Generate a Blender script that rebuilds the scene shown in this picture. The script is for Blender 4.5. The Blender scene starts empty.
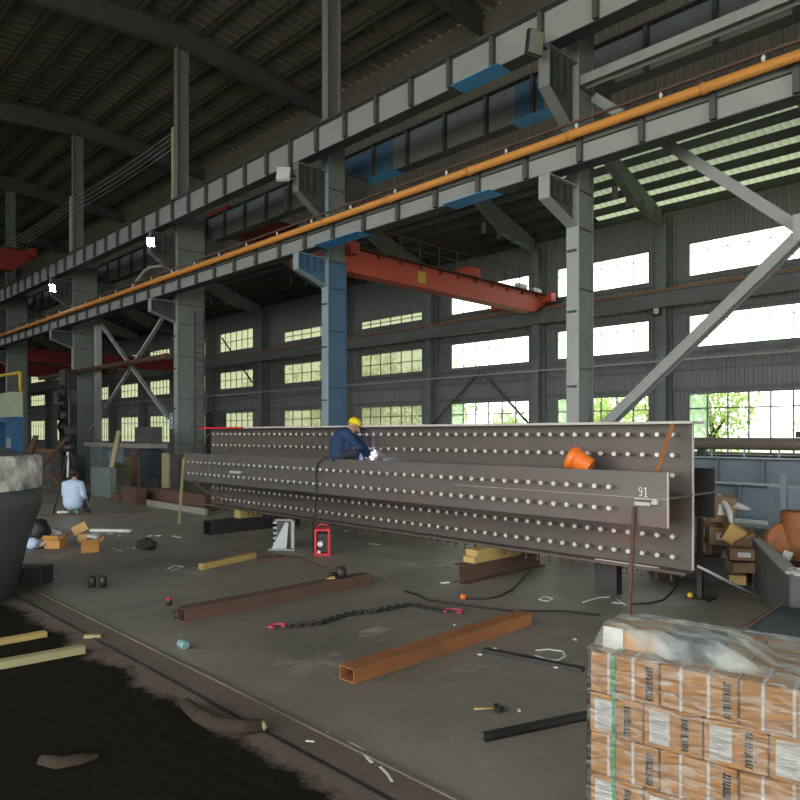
import bpy, bmesh, math, random
from mathutils import Vector, Matrix, Euler
random.seed(7)
SC = bpy.context.scene
COL = SC.collection
PI = math.pi
# ------------------------------------------------------------------ camera frame
H = 2.0; FP = 690.0; HY = 434.0
FX, FY = -0.7123, 0.7020
RX, RY = 0.7020, 0.7123
def at(u, v, Y):                       # point of the plane y = Y seen at a photo pixel
    k = (u-400)/FP; t = Y/(FY+RY*k)
    return Vector((t*(FX+RX*k), Y, H+(HY-v)/FP*t))
def gp(u, v, z=0.0):                   # point of the plane z = z
    t = (H-z)*FP/(v-HY); k = (u-400)/FP
    return Vector((t*(FX+RX*k), t*(FY+RY*k), z))
def atx(u, Y): return at(u, HY, Y).x
def dp(u, v, t):                       # point at a depth
    k = (u-400)/FP
    return Vector((t*(FX+RX*k), t*(FY+RY*k), H+(HY-v)/FP*t))

# ------------------------------------------------------------------ materials
def new_mat(name):
    m = bpy.data.materials.new(name); m.use_nodes = True
    nt = m.node_tree; nt.nodes.clear()
    out = nt.nodes.new('ShaderNodeOutputMaterial')
    return m, nt, out
def mat(name, c, c2=None, rough=.65, metal=0.0, scale=3.0, stretch=(1,1,1), bump=0.0, bscale=20, contrast=.5, rvar=0.0, c3=None, s3=.6, t3=.6, coords='Object'):
    m, nt, out = new_mat(name); N = nt.nodes.new; L = nt.links.new
    b = N('ShaderNodeBsdfPrincipled'); L(b.outputs[0], out.inputs[0])
    b.inputs['Roughness'].default_value = rough; b.inputs['Metallic'].default_value = metal
    b.inputs['Base Color'].default_value = (*c, 1)
    tc = N('ShaderNodeTexCoord'); mp = N('ShaderNodeMapping'); mp.inputs['Scale'].default_value = stretch
    L(tc.outputs[coords], mp.inputs[0])
    if c2:
        n = N('ShaderNodeTexNoise'); n.inputs['Scale'].default_value = scale; n.inputs['Detail'].default_value = 6; n.inputs['Roughness'].default_value = .65
        L(mp.outputs[0], n.inputs['Vector'])
        r = N('ShaderNodeMapRange'); r.inputs[1].default_value = .5-contrast/2*.6; r.inputs[2].default_value = .5+contrast/2*.6
        L(n.outputs['Fac'], r.inputs[0])
        mx = N('ShaderNodeMix'); mx.data_type = 'RGBA'
        mx.inputs[6].default_value = (*c, 1); mx.inputs[7].default_value = (*c2, 1)
        L(r.outputs[0], mx.inputs[0]); last = mx.outputs[2]
        if c3:
            n3 = N('ShaderNodeTexNoise'); n3.inputs['Scale'].default_value = s3; n3.inputs['Detail'].default_value = 8; n3.inputs['Roughness'].default_value = .7
            L(mp.outputs[0], n3.inputs['Vector'])
            r3 = N('ShaderNodeMapRange'); r3.inputs[1].default_value = t3; r3.inputs[2].default_value = t3+.12
            L(n3.outputs['Fac'], r3.inputs[0])
            m3 = N('ShaderNodeMix'); m3.data_type = 'RGBA'; m3.inputs[7].default_value = (*c3, 1)
            L(r3.outputs[0], m3.inputs[0]); L(last, m3.inputs[6]); last = m3.outputs[2]
        L(last, b.inputs['Base Color'])
        if rvar:
            rr = N('ShaderNodeMapRange'); rr.inputs[3].default_value = rough-rvar; rr.inputs[4].default_value = rough+rvar
            L(n.outputs['Fac'], rr.inputs[0]); L(rr.outputs[0], b.inputs['Roughness'])
    if bump:
        nb = N('ShaderNodeTexNoise'); nb.inputs['Scale'].default_value = bscale; nb.inputs['Detail'].default_value = 4
        L(mp.outputs[0], nb.inputs['Vector'])
        bp = N('ShaderNodeBump'); bp.inputs['Strength'].default_value = bump; bp.inputs['Distance'].default_value = .02
        L(nb.outputs['Fac'], bp.inputs['Height']); L(bp.outputs[0], b.inputs['Normal'])
    return m
def emit(name, c, s):
    m, nt, out = new_mat(name); e = nt.nodes.new('ShaderNodeEmission')
    e.inputs[0].default_value = (*c, 1); e.inputs[1].default_value = s
    nt.links.new(e.outputs[0], out.inputs[0]); return m
M = {}
M['girder'] = mat('girder_grey_paint', (.32,.34,.33), (.25,.27,.265), rough=.6, scale=1.2, contrast=1, c3=(.19,.19,.175), s3=2.5, t3=.6)
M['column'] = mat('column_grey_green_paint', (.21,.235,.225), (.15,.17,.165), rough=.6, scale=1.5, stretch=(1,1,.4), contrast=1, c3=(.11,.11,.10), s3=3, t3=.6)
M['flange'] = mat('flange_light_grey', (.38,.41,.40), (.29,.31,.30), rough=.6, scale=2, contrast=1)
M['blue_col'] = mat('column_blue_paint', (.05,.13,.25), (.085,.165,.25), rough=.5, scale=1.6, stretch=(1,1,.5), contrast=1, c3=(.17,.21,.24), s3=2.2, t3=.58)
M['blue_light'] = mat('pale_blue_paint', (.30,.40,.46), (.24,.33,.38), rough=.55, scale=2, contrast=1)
M['blue'] = mat('bright_blue_paint', (.04,.30,.72), (.05,.36,.78), rough=.5, scale=2)
M['dark'] = mat('dark_steel', (.045,.05,.05), (.03,.034,.034), rough=.6, scale=3)
M['stiff'] = mat('stiffener_dark_grey', (.085,.09,.085), (.06,.062,.06), rough=.6, scale=3)
M['roof_beam'] = mat('rafter_grey_green', (.085,.10,.095), (.06,.07,.066), rough=.7, scale=2)
M['roof'] = mat('roof_sheet_brown_grey', (.17,.15,.115), (.11,.10,.085), rough=.8, scale=.5, contrast=1)
M['purlin'] = mat('purlin_dark', (.06,.062,.055), (.045,.045,.04), rough=.7)
M['wall'] = mat('wall_sheet_grey', (.23,.25,.245), (.17,.185,.18), rough=.6, scale=.6, stretch=(1,1,.25), contrast=1, c3=(.12,.12,.11), s3=.8, t3=.6)
M['wallband'] = mat('wall_girt_grey', (.16,.175,.17), (.12,.13,.125), rough=.6, scale=1)
M['frame'] = mat('window_frame_grey', (.16,.18,.18), (.12,.13,.13), rough=.5)
M['floor'] = mat('floor_concrete', (.29,.265,.22), (.115,.108,.095), rough=.48, scale=.42, contrast=.75, c3=(.38,.36,.32), s3=.9, t3=.585, rvar=.14, bump=.25, bscale=9)
M['strip'] = mat('floor_strip_brown', (.14,.115,.09), (.09,.075,.06), rough=.7, scale=1.2, contrast=1, bump=.3, bscale=12)
M['earth'] = mat('oily_dark_earth', (.009,.0075,.0055), (.006,.005,.004), rough=.95, scale=1.5, contrast=1, bump=.7, bscale=5)
M['orange_pipe'] = mat('pipe_orange_paint', (.68,.28,.05), (.58,.24,.05), rough=.5, scale=2, contrast=1)
M['crane'] = mat('crane_red_orange', (.62,.085,.035), (.50,.07,.035), rough=.55, scale=1.2, contrast=1, c3=(.6,.16,.05), s3=1.5, t3=.64)
M['crane_red'] = mat('crane_dark_red', (.26,.022,.016), (.19,.018,.013), rough=.6, scale=1)
M['steel'] = mat('raw_mill_steel', (.125,.105,.095), (.08,.069,.064), rough=.5, metal=.25, scale=1.1, stretch=(.5,1,1), contrast=1, c3=(.15,.085,.07), s3=.7, t3=.58, rvar=.1)
M['steel_grey'] = mat('raw_plate_grey', (.15,.135,.128), (.10,.09,.086), rough=.45, metal=.25, scale=1.4, stretch=(.5,1,1), contrast=1, c3=(.16,.095,.082), s3=.5, t3=.55)
M['edge'] = mat('cut_plate_edge', (.55,.54,.5), (.38,.36,.33), rough=.55, scale=14, contrast=1)
M['stud'] = mat('stud_steel', (.75,.73,.7), (.5,.48,.46), rough=.35, metal=.2, scale=8)
M['rust'] = mat('rust_orange', (.34,.14,.045), (.21,.075,.03), rough=.8, scale=2.4, contrast=1, c3=(.10,.05,.035), s3=1.5, t3=.58, bump=.2)
M['rust_dark'] = mat('rust_dark_brown', (.13,.065,.04), (.075,.045,.034), rough=.8, scale=2.5, contrast=1, bump=.2)
M['black'] = mat('black_steel', (.028,.028,.028), (.018,.018,.018), rough=.5, scale=4)
M['rubber'] = mat('black_rubber', (.012,.012,.012), rough=.55)
M['timber'] = mat('yellow_timber', (.50,.36,.13), (.36,.25,.09), rough=.75, scale=3, stretch=(1,6,6), contrast=1)
M['timber_pale'] = mat('pale_timber', (.36,.33,.17), (.24,.22,.11), rough=.8, scale=3, stretch=(6,1,6), contrast=1)
M['bark'] = mat('brown_bark', (.05,.03,.015), (.02,.013,.008), rough=.95, scale=6, contrast=1, bump=.8)
M['card'] = mat('cardboard', (.60,.30,.09), (.50,.24,.07), rough=.75, scale=2, contrast=1)
M['card_y'] = mat('cardboard_yellow', (.60,.38,.13), (.52,.32,.11), rough=.75, scale=2)
M['card_d'] = mat('cardboard_dusty', (.30,.19,.11), (.20,.13,.08), rough=.8, scale=3, contrast=1)
M['paper'] = mat('white_paper', (.72,.72,.70), (.62,.62,.60), rough=.6, scale=5)
M['strap'] = mat('white_strap', (.75,.75,.74), rough=.4)
M['green'] = mat('green_strap', (.10,.42,.20), rough=.4)
M['ink'] = mat('black_ink', (.03,.027,.025), rough=.6)
M['foam'] = mat('white_plastic_bag', (.62,.63,.62), (.45,.46,.46), rough=.5, scale=6, contrast=1, bump=.6, bscale=14)
M['drum'] = mat('drum_slate_grey', (.075,.083,.09), (.055,.06,.066), rough=.55, scale=1.2, contrast=1, c3=(.12,.125,.13), s3=3, t3=.64)
M['drumband'] = mat('drum_mottled_band', (.70,.68,.60), (.20,.18,.19), rough=.7, scale=5, contrast=.5, c3=(.9,.88,.82), s3=3, t3=.5)
M['green_box'] = mat('pale_green_cabinet', (.42,.48,.33), (.36,.42,.29), rough=.5, scale=2)
M['blue_mach'] = mat('machine_blue', (.03,.14,.30), (.025,.10,.22), rough=.5, scale=2)
M['yellow'] = mat('yellow_paint', (.62,.42,.03), rough=.5)
M['teal'] = mat('grey_teal_plate', (.15,.19,.18), (.11,.135,.13), rough=.6, scale=2, contrast=1)
M['navy'] = mat('dark_navy_steel', (.025,.04,.06), (.018,.028,.04), rough=.6, scale=2)
M['table'] = mat('grey_table_top', (.30,.29,.26), (.2,.2,.18), rough=.6, scale=2, contrast=1)
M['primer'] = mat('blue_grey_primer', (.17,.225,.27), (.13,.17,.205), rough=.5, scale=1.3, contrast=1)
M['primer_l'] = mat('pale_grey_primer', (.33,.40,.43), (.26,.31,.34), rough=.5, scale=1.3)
M['tube_brown'] = mat('dusty_brown_tube', (.25,.215,.175), (.19,.16,.13), rough=.6, scale=1, stretch=(1,5,5))
M['red'] = mat('red_paint', (.62,.02,.035), rough=.4)
M['pink'] = mat('faded_pink_paint', (.45,.06,.10), (.3,.05,.07), rough=.5)
M['jack'] = mat('galvanised_grey', (.42,.45,.45), (.30,.33,.33), rough=.45, metal=.2, scale=6, contrast=1)
M['orange'] = mat('orange_enamel', (.85,.20,.025), (.75,.16,.02), rough=.35, scale=3)
M['white'] = mat('white_enamel', (.75,.76,.75), rough=.45)
M['silver'] = mat('lamp_reflector', (.6,.58,.5), (.35,.34,.30), rough=.25, metal=.6, scale=5, stretch=(1,1,5), contrast=1)
M['chalk'] = mat('white_chalk', (.8,.8,.78), rough=.9)
M['skin'] = mat('skin', (.42,.24,.16), rough=.55)
M['hair'] = mat('black_hair', (.012,.011,.010), rough=.6)
M['jacket'] = mat('blue_work_jacket', (.008,.032,.095), (.012,.042,.115), rough=.8, scale=5, bump=.3, bscale=9)
M['trouser'] = mat('dark_navy_trousers', (.015,.02,.035), (.02,.027,.045), rough=.85, scale=5)
M['shirt'] = mat('pale_blue_shirt', (.50,.62,.80), (.42,.54,.74), rough=.8, scale=4, bump=.4, bscale=8)
M['helmet'] = mat('yellow_helmet', (.80,.62,.02), rough=.35)
def leafmat():
    m, nt, out = new_mat('leaf_green'); N = nt.nodes.new; L = nt.links.new
    n = N('ShaderNodeTexNoise'); n.inputs['Scale'].default_value = 1.2
    mx = N('ShaderNodeMix'); mx.data_type = 'RGBA'; mx.inputs[6].default_value = (.28,.42,.10,1); mx.inputs[7].default_value = (.55,.62,.28,1); L(n.outputs[0], mx.inputs[0])
    a = N('ShaderNodeBsdfDiffuse'); b = N('ShaderNodeBsdfTranslucent'); L(mx.outputs[2], a.inputs[0]); L(mx.outputs[2], b.inputs[0])
    ms = N('ShaderNodeMixShader'); ms.inputs[0].default_value = .5; L(a.outputs[0], ms.inputs[1]); L(b.outputs[0], ms.inputs[2]); L(ms.outputs[0], out.inputs[0]); return m
M['leaf'] = leafmat()
M['grass'] = mat('outside_ground', (.20,.24,.12), (.26,.25,.18), rough=.9, scale=.3)
M['aqua'] = mat('pale_aqua_plastic', (.16,.30,.29), rough=.5)
M['lit'] = emit('lit_floodlight', (.85,.93,1.0), 60)
M['arc'] = emit('welding_arc_glow', (.75,.8,1.0), 9)
M['glowtip'] = emit('hot_metal_glow', (1.0,.75,.8), 2.5)

def glass():
    m, nt, out = new_mat('window_glass'); N = nt.nodes.new; L = nt.links.new
    t = N('ShaderNodeBsdfTransparent'); t.inputs[0].default_value = (.93,.96,.94,1)
    g = N('ShaderNodeBsdfGlossy'); g.inputs['Roughness'].default_value = .08
    mx = N('ShaderNodeMixShader'); mx.inputs[0].default_value = .06; L(t.outputs[0], mx.inputs[1]); L(g.outputs[0], mx.inputs[2]); L(mx.outputs[0], out.inputs[0])
    return m
M['glass'] = glass()
def dirty_glass():
    m, nt, out = new_mat('dusty_glass'); N = nt.nodes.new; L = nt.links.new
    t = N('ShaderNodeBsdfTransparent'); t.inputs[0].default_value = (.75,.84,.74,1)
    d = N('ShaderNodeBsdfTranslucent'); d.inputs[0].default_value = (.6,.68,.55,1)
    no = N('ShaderNodeTexNoise'); no.inputs['Scale'].default_value = 1.5
    mp = N('ShaderNodeMapRange'); mp.inputs[3].default_value = .15; mp.inputs[4].default_value = .7; L(no.outputs[0], mp.inputs[0])
    mx = N('ShaderNodeMixShader'); L(mp.outputs[0], mx.inputs[0]); L(t.outputs[0], mx.inputs[1]); L(d.outputs[0], mx.inputs[2]); L(mx.outputs[0], out.inputs[0])
    return m
M['dusty'] = dirty_glass()
def far_glass():
    m, nt, out = new_mat('grimy_glass'); N = nt.nodes.new; L = nt.links.new
    t = N('ShaderNodeBsdfTransparent'); t.inputs[0].default_value = (.43,.44,.36,1)
    d = N('ShaderNodeBsdfTranslucent'); d.inputs[0].default_value = (.50,.50,.38,1)
    no = N('ShaderNodeTexNoise'); no.inputs['Scale'].default_value = 1.1; no.inputs['Detail'].default_value = 5
    mp = N('ShaderNodeMapRange'); mp.inputs[1].default_value = .3; mp.inputs[2].default_value = .7; mp.inputs[3].default_value = .05; mp.inputs[4].default_value = .6; L(no.outputs[0], mp.inputs[0])
    mx = N('ShaderNodeMixShader'); L(mp.outputs[0], mx.inputs[0]); L(t.outputs[0], mx.inputs[1]); L(d.outputs[0], mx.inputs[2]); L(mx.outputs[0], out.inputs[0])
    return m
M['grimy'] = far_glass()
def frp():
    m, nt, out = new_mat('translucent_roof_sheet'); N = nt.nodes.new; L = nt.links.new
    t = N('ShaderNodeBsdfTranslucent'); t.inputs[0].default_value = (.16,.185,.12,1)
    d = N('ShaderNodeBsdfDiffuse'); d.inputs[0].default_value = (.3,.33,.27,1)
    mx = N('ShaderNodeMixShader'); mx.inputs[0].default_value = .4
    L(t.outputs[0], mx.inputs[1]); L(d.outputs[0], mx.inputs[2]); L(mx.outputs[0], out.inputs[0]); return m
M['frp'] = frp()
def film():
    m, nt, out = new_mat('stretch_film'); N = nt.nodes.new; L = nt.links.new
    tc = N('ShaderNodeTexCoord'); mp = N('ShaderNodeMapping'); mp.inputs['Scale'].default_value = (1.2,1.2,5); mp.inputs['Rotation'].default_value = (.0,.25,.15)
    L(tc.outputs['Object'], mp.inputs[0])
    n = N('ShaderNodeTexNoise'); n.inputs['Scale'].default_value = 9; n.inputs['Detail'].default_value = 5; n.inputs['Distortion'].default_value = .8
    L(mp.outputs[0], n.inputs['Vector'])
    bp = N('ShaderNodeBump'); bp.inputs['Strength'].default_value = .9; bp.inputs['Distance'].default_value = .03; L(n.outputs[0], bp.inputs['Height'])
    t = N('ShaderNodeBsdfTransparent'); t.inputs[0].default_value = (.95,.96,.96,1)
    d = N('ShaderNodeBsdfDiffuse'); d.inputs[0].default_value = (.68,.70,.68,1)
    g = N('ShaderNodeBsdfGlossy'); g.inputs['Roughness'].default_value = .14; L(bp.outputs[0], g.inputs['Normal'])
    r = N('ShaderNodeMapRange'); r.inputs[1].default_value = .45; r.inputs[2].default_value = .75; r.inputs[3].default_value = .02; r.inputs[4].default_value = .38
    L(n.outputs[0], r.inputs[0])
    m1 = N('ShaderNodeMixShader'); L(r.outputs[0], m1.inputs[0]); L(t.outputs[0], m1.inputs[1]); L(d.outputs[0], m1.inputs[2])
    lw = N('ShaderNodeLayerWeight'); lw.inputs[0].default_value = .38; L(bp.outputs[0], lw.inputs['Normal'])
    m2 = N('ShaderNodeMixShader'); L(lw.outputs['Fresnel'], m2.inputs[0]); L(m1.outputs[0], m2.inputs[1]); L(g.outputs[0], m2.inputs[2])
    L(m2.outputs[0], out.inputs[0]); return m
M['film'] = film()
def film_top():
    m, nt, out = new_mat('stretch_film_gathered'); N = nt.nodes.new; L = nt.links.new
    tc = N('ShaderNodeTexCoord'); mp = N('ShaderNodeMapping'); mp.inputs['Scale'].default_value = (1,3.5,1); mp.inputs['Rotation'].default_value = (0,0,.1); L(tc.outputs['Object'], mp.inputs[0])
    n = N('ShaderNodeTexNoise'); n.inputs['Scale'].default_value = 5; n.inputs['Detail'].default_value = 6; L(mp.outputs[0], n.inputs['Vector'])
    bp = N('ShaderNodeBump'); bp.inputs['Strength'].default_value = .5; bp.inputs['Distance'].default_value = .04; L(n.outputs[0], bp.inputs['Height'])
    b = N('ShaderNodeBsdfPrincipled'); b.inputs['Base Color'].default_value = (.40,.43,.41,1); b.inputs['Roughness'].default_value = .24; L(bp.outputs[0], b.inputs['Normal'])
    t = N('ShaderNodeBsdfTransparent')
    r = N('ShaderNodeMapRange'); r.inputs[1].default_value = .35; r.inputs[2].default_value = .65; r.inputs[3].default_value = .2; r.inputs[4].default_value = .8; L(n.outputs[0], r.inputs[0])
    mx = N('ShaderNodeMixShader'); L(r.outputs[0], mx.inputs[0]); L(t.outputs[0], mx.inputs[1]); L(b.outputs[0], mx.inputs[2]); L(mx.outputs[0], out.inputs[0]); return m
M['film_top'] = film_top()

# ------------------------------------------------------------------ mesh builder
class MB:
    def __init__(s): s.v = []; s.f = []; s.smooth = set()
    def box(s, x0, x1, y0, y1, z0, z1):
        n = len(s.v)
        s.v += [(x0,y0,z0),(x1,y0,z0),(x1,y1,z0),(x0,y1,z0),(x0,y0,z1),(x1,y0,z1),(x1,y1,z1),(x0,y1,z1)]
        s.f += [tuple(n+i for i in q) for q in ((0,3,2,1),(4,5,6,7),(0,1,5,4),(1,2,6,5),(2,3,7,6),(3,0,4,7))]
        return s
    def obox(s, c, size, rot=None):
        n = len(s.v); s.box(-size[0]/2,size[0]/2,-size[1]/2,size[1]/2,-size[2]/2,size[2]/2)
        R = rot if rot is not None else Matrix.Identity(3)
        for i in range(n, len(s.v)): s.v[i] = tuple(R @ Vector(s.v[i]) + Vector(c))
        return s
    def frame(s, a, b, up=(0,0,1)):
        a = Vector(a); b = Vector(b); d = (b-a).normalized(); up = Vector(up)
        if abs(d.dot(up)) > .98: up = Vector((1,0,0))
        x = d.cross(up).normalized(); z = x.cross(d).normalized()
        return a, b, d, x, z
    def bar(s, a, b, w, h, up=(0,0,1)):
        a, b, d, x, z = s.frame(a, b, up); n = len(s.v)
        for p in (a, b):
            for i, j in ((-1,-1),(1,-1),(1,1),(-1,1)): s.v.append(tuple(p + x*w/2*i + z*h/2*j))
        s.f += [tuple(n+i for i in q) for q in ((0,3,2,1),(4,5,6,7),(0,1,5,4),(1,2,6,5),(2,3,7,6),(3,0,4,7))]
        return s
    def ibar(s, a, b, w, h, t=.015, up=(0,0,1)):   # I section
        a, b, d, x, z = s.frame(a, b, up)
        s.bar(a, b, t, h-2*t, up)
        for k in (1,-1): s.bar(a+z*k*(h/2-t/2), b+z*k*(h/2-t/2), w, t, up)
        return s
    def tube(s, pts, r, n=8, caps=True, r2=None):
        pts = [Vector(p) for p in pts]; base = len(s.v); prev = None
        for i, p in enumerate(pts):
            d = (pts[min(i+1,len(pts)-1)]-pts[max(i-1,0)]).normalized()
            if prev is None:
                up = Vector((0,0,1)) if abs(d.z) < .9 else Vector((1,0,0))
                x = d.cross(up).normalized()
            else: x = (prev - d*prev.dot(d)).normalized()
            prev = x; y = d.cross(x)
            rr = r[i] if isinstance(r, (list,tuple)) else r
            for k in range(n):
                a = 2*PI*k/n; s.v.append(tuple(p + x*rr*math.cos(a) + y*rr*math.sin(a)))
        for i in range(len(pts)-1):
            for k in range(n):
                f = (base+i*n+k, base+i*n+(k+1)%n, base+(i+1)*n+(k+1)%n, base+(i+1)*n+k)
                s.smooth.add(len(s.f)); s.f.append(f)
        if caps:
            s.f.append(tuple(base+k for k in range(n))[::-1]); e = base+(len(pts)-1)*n
            s.f.append(tuple(e+k for k in range(n)))
        return s
    def lathe(s, prof, c=(0,0,0), n=24, axis=None, caps=True):   # prof (r,z)
        base = len(s.v); c = Vector(c); R = axis or Matrix.Identity(3)
        for r, z in prof:
            for k in range(n):
                a = 2*PI*k/n; s.v.append(tuple(c + R @ Vector((r*math.cos(a), r*math.sin(a), z))))
        for i in range(len(prof)-1):
            for k in range(n):
                s.smooth.add(len(s.f)); s.f.append((base+i*n+k, base+i*n+(k+1)%n, base+(i+1)*n+(k+1)%n, base+(i+1)*n+k))
        if caps:
            s.f.append(tuple(base+k for k in range(n))[::-1]); e = base+(len(prof)-1)*n; s.f.append(tuple(e+k for k in range(n)))
        return s
    def prism(s, poly, off):           # poly list of 3D points, extruded by off
        n = len(s.v); m = len(poly); off = Vector(off)
        s.v += [tuple(p) for p in poly] + [tuple(Vector(p)+off) for p in poly]
        s.f.append(tuple(range(n, n+m))[::-1]); s.f.append(tuple(range(n+m, n+2*m)))
        for i in range(m): s.f.append((n+i, n+(i+1)%m, n+m+(i+1)%m, n+m+i))
        return s
    def blob(s, c, r, seed=0, amp=.25, n=3):
        bm = bmesh.new(); bmesh.ops.create_icosphere(bm, subdivisions=n, radius=1)
        rnd = random.Random(seed); base = len(s.v); ph = [rnd.uniform(0,6) for _ in range(6)]
        for v in bm.verts:
            p = v.co
            k = 1 + amp*(math.sin(3.1*p.x+ph[0])*math.sin(2.7*p.y+ph[1]) + .6*math.sin(6.3*p.z+ph[2]+2*p.x)*math.sin(5.1*p.y+ph[3]) + .35*math.sin(13*p.x+ph[4])*math.sin(11*p.z+ph[5]))
            s.v.append((c[0]+p.x*r[0]*k, c[1]+p.y*r[1]*k, c[2]+p.z*r[2]*k))
        for f in bm.faces:
            s.smooth.add(len(s.f)); s.f.append(tuple(base+v.index for v in f.verts))
        bm.free(); return s
    def build(s, name, m, parent=None, origin=None, bevel=0):
        me = bpy.data.meshes.new(name)
        if origin is None:
            if parent is not None: origin = Vector(parent.matrix_world.translation) if False else Vector(parent.get('_o', (0,0,0)))
            else:
                xs = [p[0] for p in s.v]; ys = [p[1] for p in s.v]; zs = [p[2] for p in s.v]
                origin = Vector(((min(xs)+max(xs))/2, (min(ys)+max(ys))/2, min(zs)))
        o3 = Vector(origin)
        me.from_pydata([tuple(Vector(p)-o3) for p in s.v], [], s.f)
        bm = bmesh.new(); bm.from_mesh(me); bmesh.ops.recalc_face_normals(bm, faces=bm.faces[:]); bm.to_mesh(me); bm.free()
        for i in s.smooth: me.polygons[i].use_smooth = True
        me.materials.append(m)
        o = bpy.data.objects.new(name, me); COL.objects.link(o)
        if parent is not None: o.parent = parent; o['_o'] = tuple(parent['_o'])
        else: o.location = o3; o['_o'] = tuple(o3)
        if bevel:
            b = o.modifiers.new('bevel', 'BEVEL'); b.width = bevel; b.segments = 2; b.limit_method = 'ANGLE'
        return o
def tag(o, label, cat, group=None, kind=None):
    o['label'] = label; o['category'] = cat
    if group: o['group'] = group
    if kind: o['kind'] = kind
    return o
def thing(name, loc, label, cat, group=None):
    o = bpy.data.objects.new(name, None); COL.objects.link(o); o.location = loc; o.empty_display_size = .2
    o['_o'] = tuple(loc); return tag(o, label, cat, group)
def struct(o): o['kind'] = 'structure'; return o
def lab(o, t): o['label'] = t; return o
def link_copy(o, loc=None, parent=None):
    c = o.copy(); COL.objects.link(c)
    if parent is not None: c.parent = parent
    if loc is not None: c.location = loc
    return c
def copy_tree(root, loc, label=None):
    r = link_copy(root, loc)
    r['_o'] = tuple(loc)
    if label: r['label'] = label
    for ch in [c for c in root.children]:
        c = link_copy(ch, None, r)
        for g in [g for g in ch.children]: link_copy(g, None, c)
    return r

# ================================================================== SETTING
XW, XE, YS, YN = -96.0, 13.0, -14.0, 26.0
RIDGE_Y, RIDGE_Z = 13.3, 18.7
def roof_z(y): return RIDGE_Z - .10*abs(y-RIDGE_Y)
# floor slab with a ragged edge towards the earth
bm_v = []; NX = 1100
xs = [XW + (XE-XW)*i/NX for i in range(NX+1)]
def edge_y(x):
    return 2.44 + .07*math.sin(x*2.3) + .05*math.sin(x*5.7+1) + .03*math.sin(x*13.1) + random.uniform(-.03,.03)
ey = [edge_y(x) for x in xs]
fl = MB(); fl.box(XW, XE, YS, 2.6, -.3, -.0)
def strip_mat():
    m = mat('strip_to_oily_earth', (.15,.12,.092), (.095,.078,.062), rough=.7, scale=1.2, contrast=1, bump=.5, bscale=9, coords='Object')
    nt = m.node_tree; N = nt.nodes.new; L = nt.links.new
    b = [n for n in nt.nodes if n.type == 'BSDF_PRINCIPLED'][0]; src = b.inputs['Base Color'].links[0].from_socket
    tc = N('ShaderNodeTexCoord'); sp = N('ShaderNodeSeparateXYZ'); L(tc.outputs['Object'], sp.inputs[0])
    n1 = N('ShaderNodeTexNoise'); n1.inputs['Scale'].default_value = 1.6; n1.inputs['Detail'].default_value = 10; n1.inputs['Roughness'].default_value = .72; L(tc.outputs['Object'], n1.inputs['Vector'])
    ad = N('ShaderNodeMath'); ad.operation = 'MULTIPLY_ADD'; ad.inputs[1].default_value = .75; L(n1.outputs[0], ad.inputs[0]); L(sp.outputs['Y'], ad.inputs[2])
    mr = N('ShaderNodeMapRange'); mr.inputs[1].default_value = 2.74; mr.inputs[2].default_value = 2.86; L(ad.outputs[0], mr.inputs[0])
    mx = N('ShaderNodeMix'); mx.data_type = 'RGBA'; mx.inputs[6].default_value = (.012,.0095,.007,1); L(mr.outputs[0], mx.inputs[0]); L(src, mx.inputs[7]); L(mx.outputs[2], b.inputs['Base Color'])
    r2 = N('ShaderNodeMapRange'); r2.inputs[3].default_value = .97; r2.inputs[4].default_value = .7; L(mr.outputs[0], r2.inputs[0]); L(r2.outputs[0], b.inputs['Roughness'])
    sr = N('ShaderNodeMapRange'); sr.inputs[3].default_value = .08; sr.inputs[4].default_value = .5; L(mr.outputs[0], sr.inputs[0]); L(sr.outputs[0], b.inputs['Specular IOR Level'])
    return m
struct(fl.build('floor', strip_mat(), origin=(0,0,0)))
sl = MB(); sl.box(XW, XE, 2.6, YN+.3, -.3, 0)
struct(sl.build('floor', M['floor'], origin=(0,0,0)))
# embedded steel strip and its two edges
struct(MB().box(XW+1, XE-1, 2.62, 2.84, .0, .008).build('trim_1', M['strip'], origin=(0,0,0)))
struct(MB().box(XW+1, XE-1, 2.845, 2.875, .0, .018).build('trim_2', mat('strip_edge_pale', (.17,.15,.11), (.09,.08,.07), rough=.7, scale=1.5, contrast=1), origin=(0,0,0)))
struct(MB().box(XW+1, XE-1, 2.585, 2.615, -.0, .012).build('trim_3', M['black'], origin=(0,0,0)))
# outside ground
og = MB(); og.box(-190, 110, -90, 120, -.5, -.36); struct(og.build('ground', M['grass'], origin=(0,0,0)))

# corrugated strip generator (wall in XZ at y0)
def corr_wall(mb, x0, x1, z0, z1, y0, pitch=.3, d=.035):
    n = max(1, round((x1-x0)/pitch)); p = (x1-x0)/n; base = len(mb.v)
    prof = []
    for i in range(n):
        a = x0+i*p; prof += [(a,0),(a+p*.45,0),(a+p*.55,d),(a+p*.9,d)]
    prof.append((x1,0))
    for x, dd in prof: mb.v += [(x, y0+dd, z0), (x, y0+dd, z1)]
    for i in range(len(prof)-1):
        k = base+2*i; mb.f.append((k,k+2,k+3,k+1))
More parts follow.
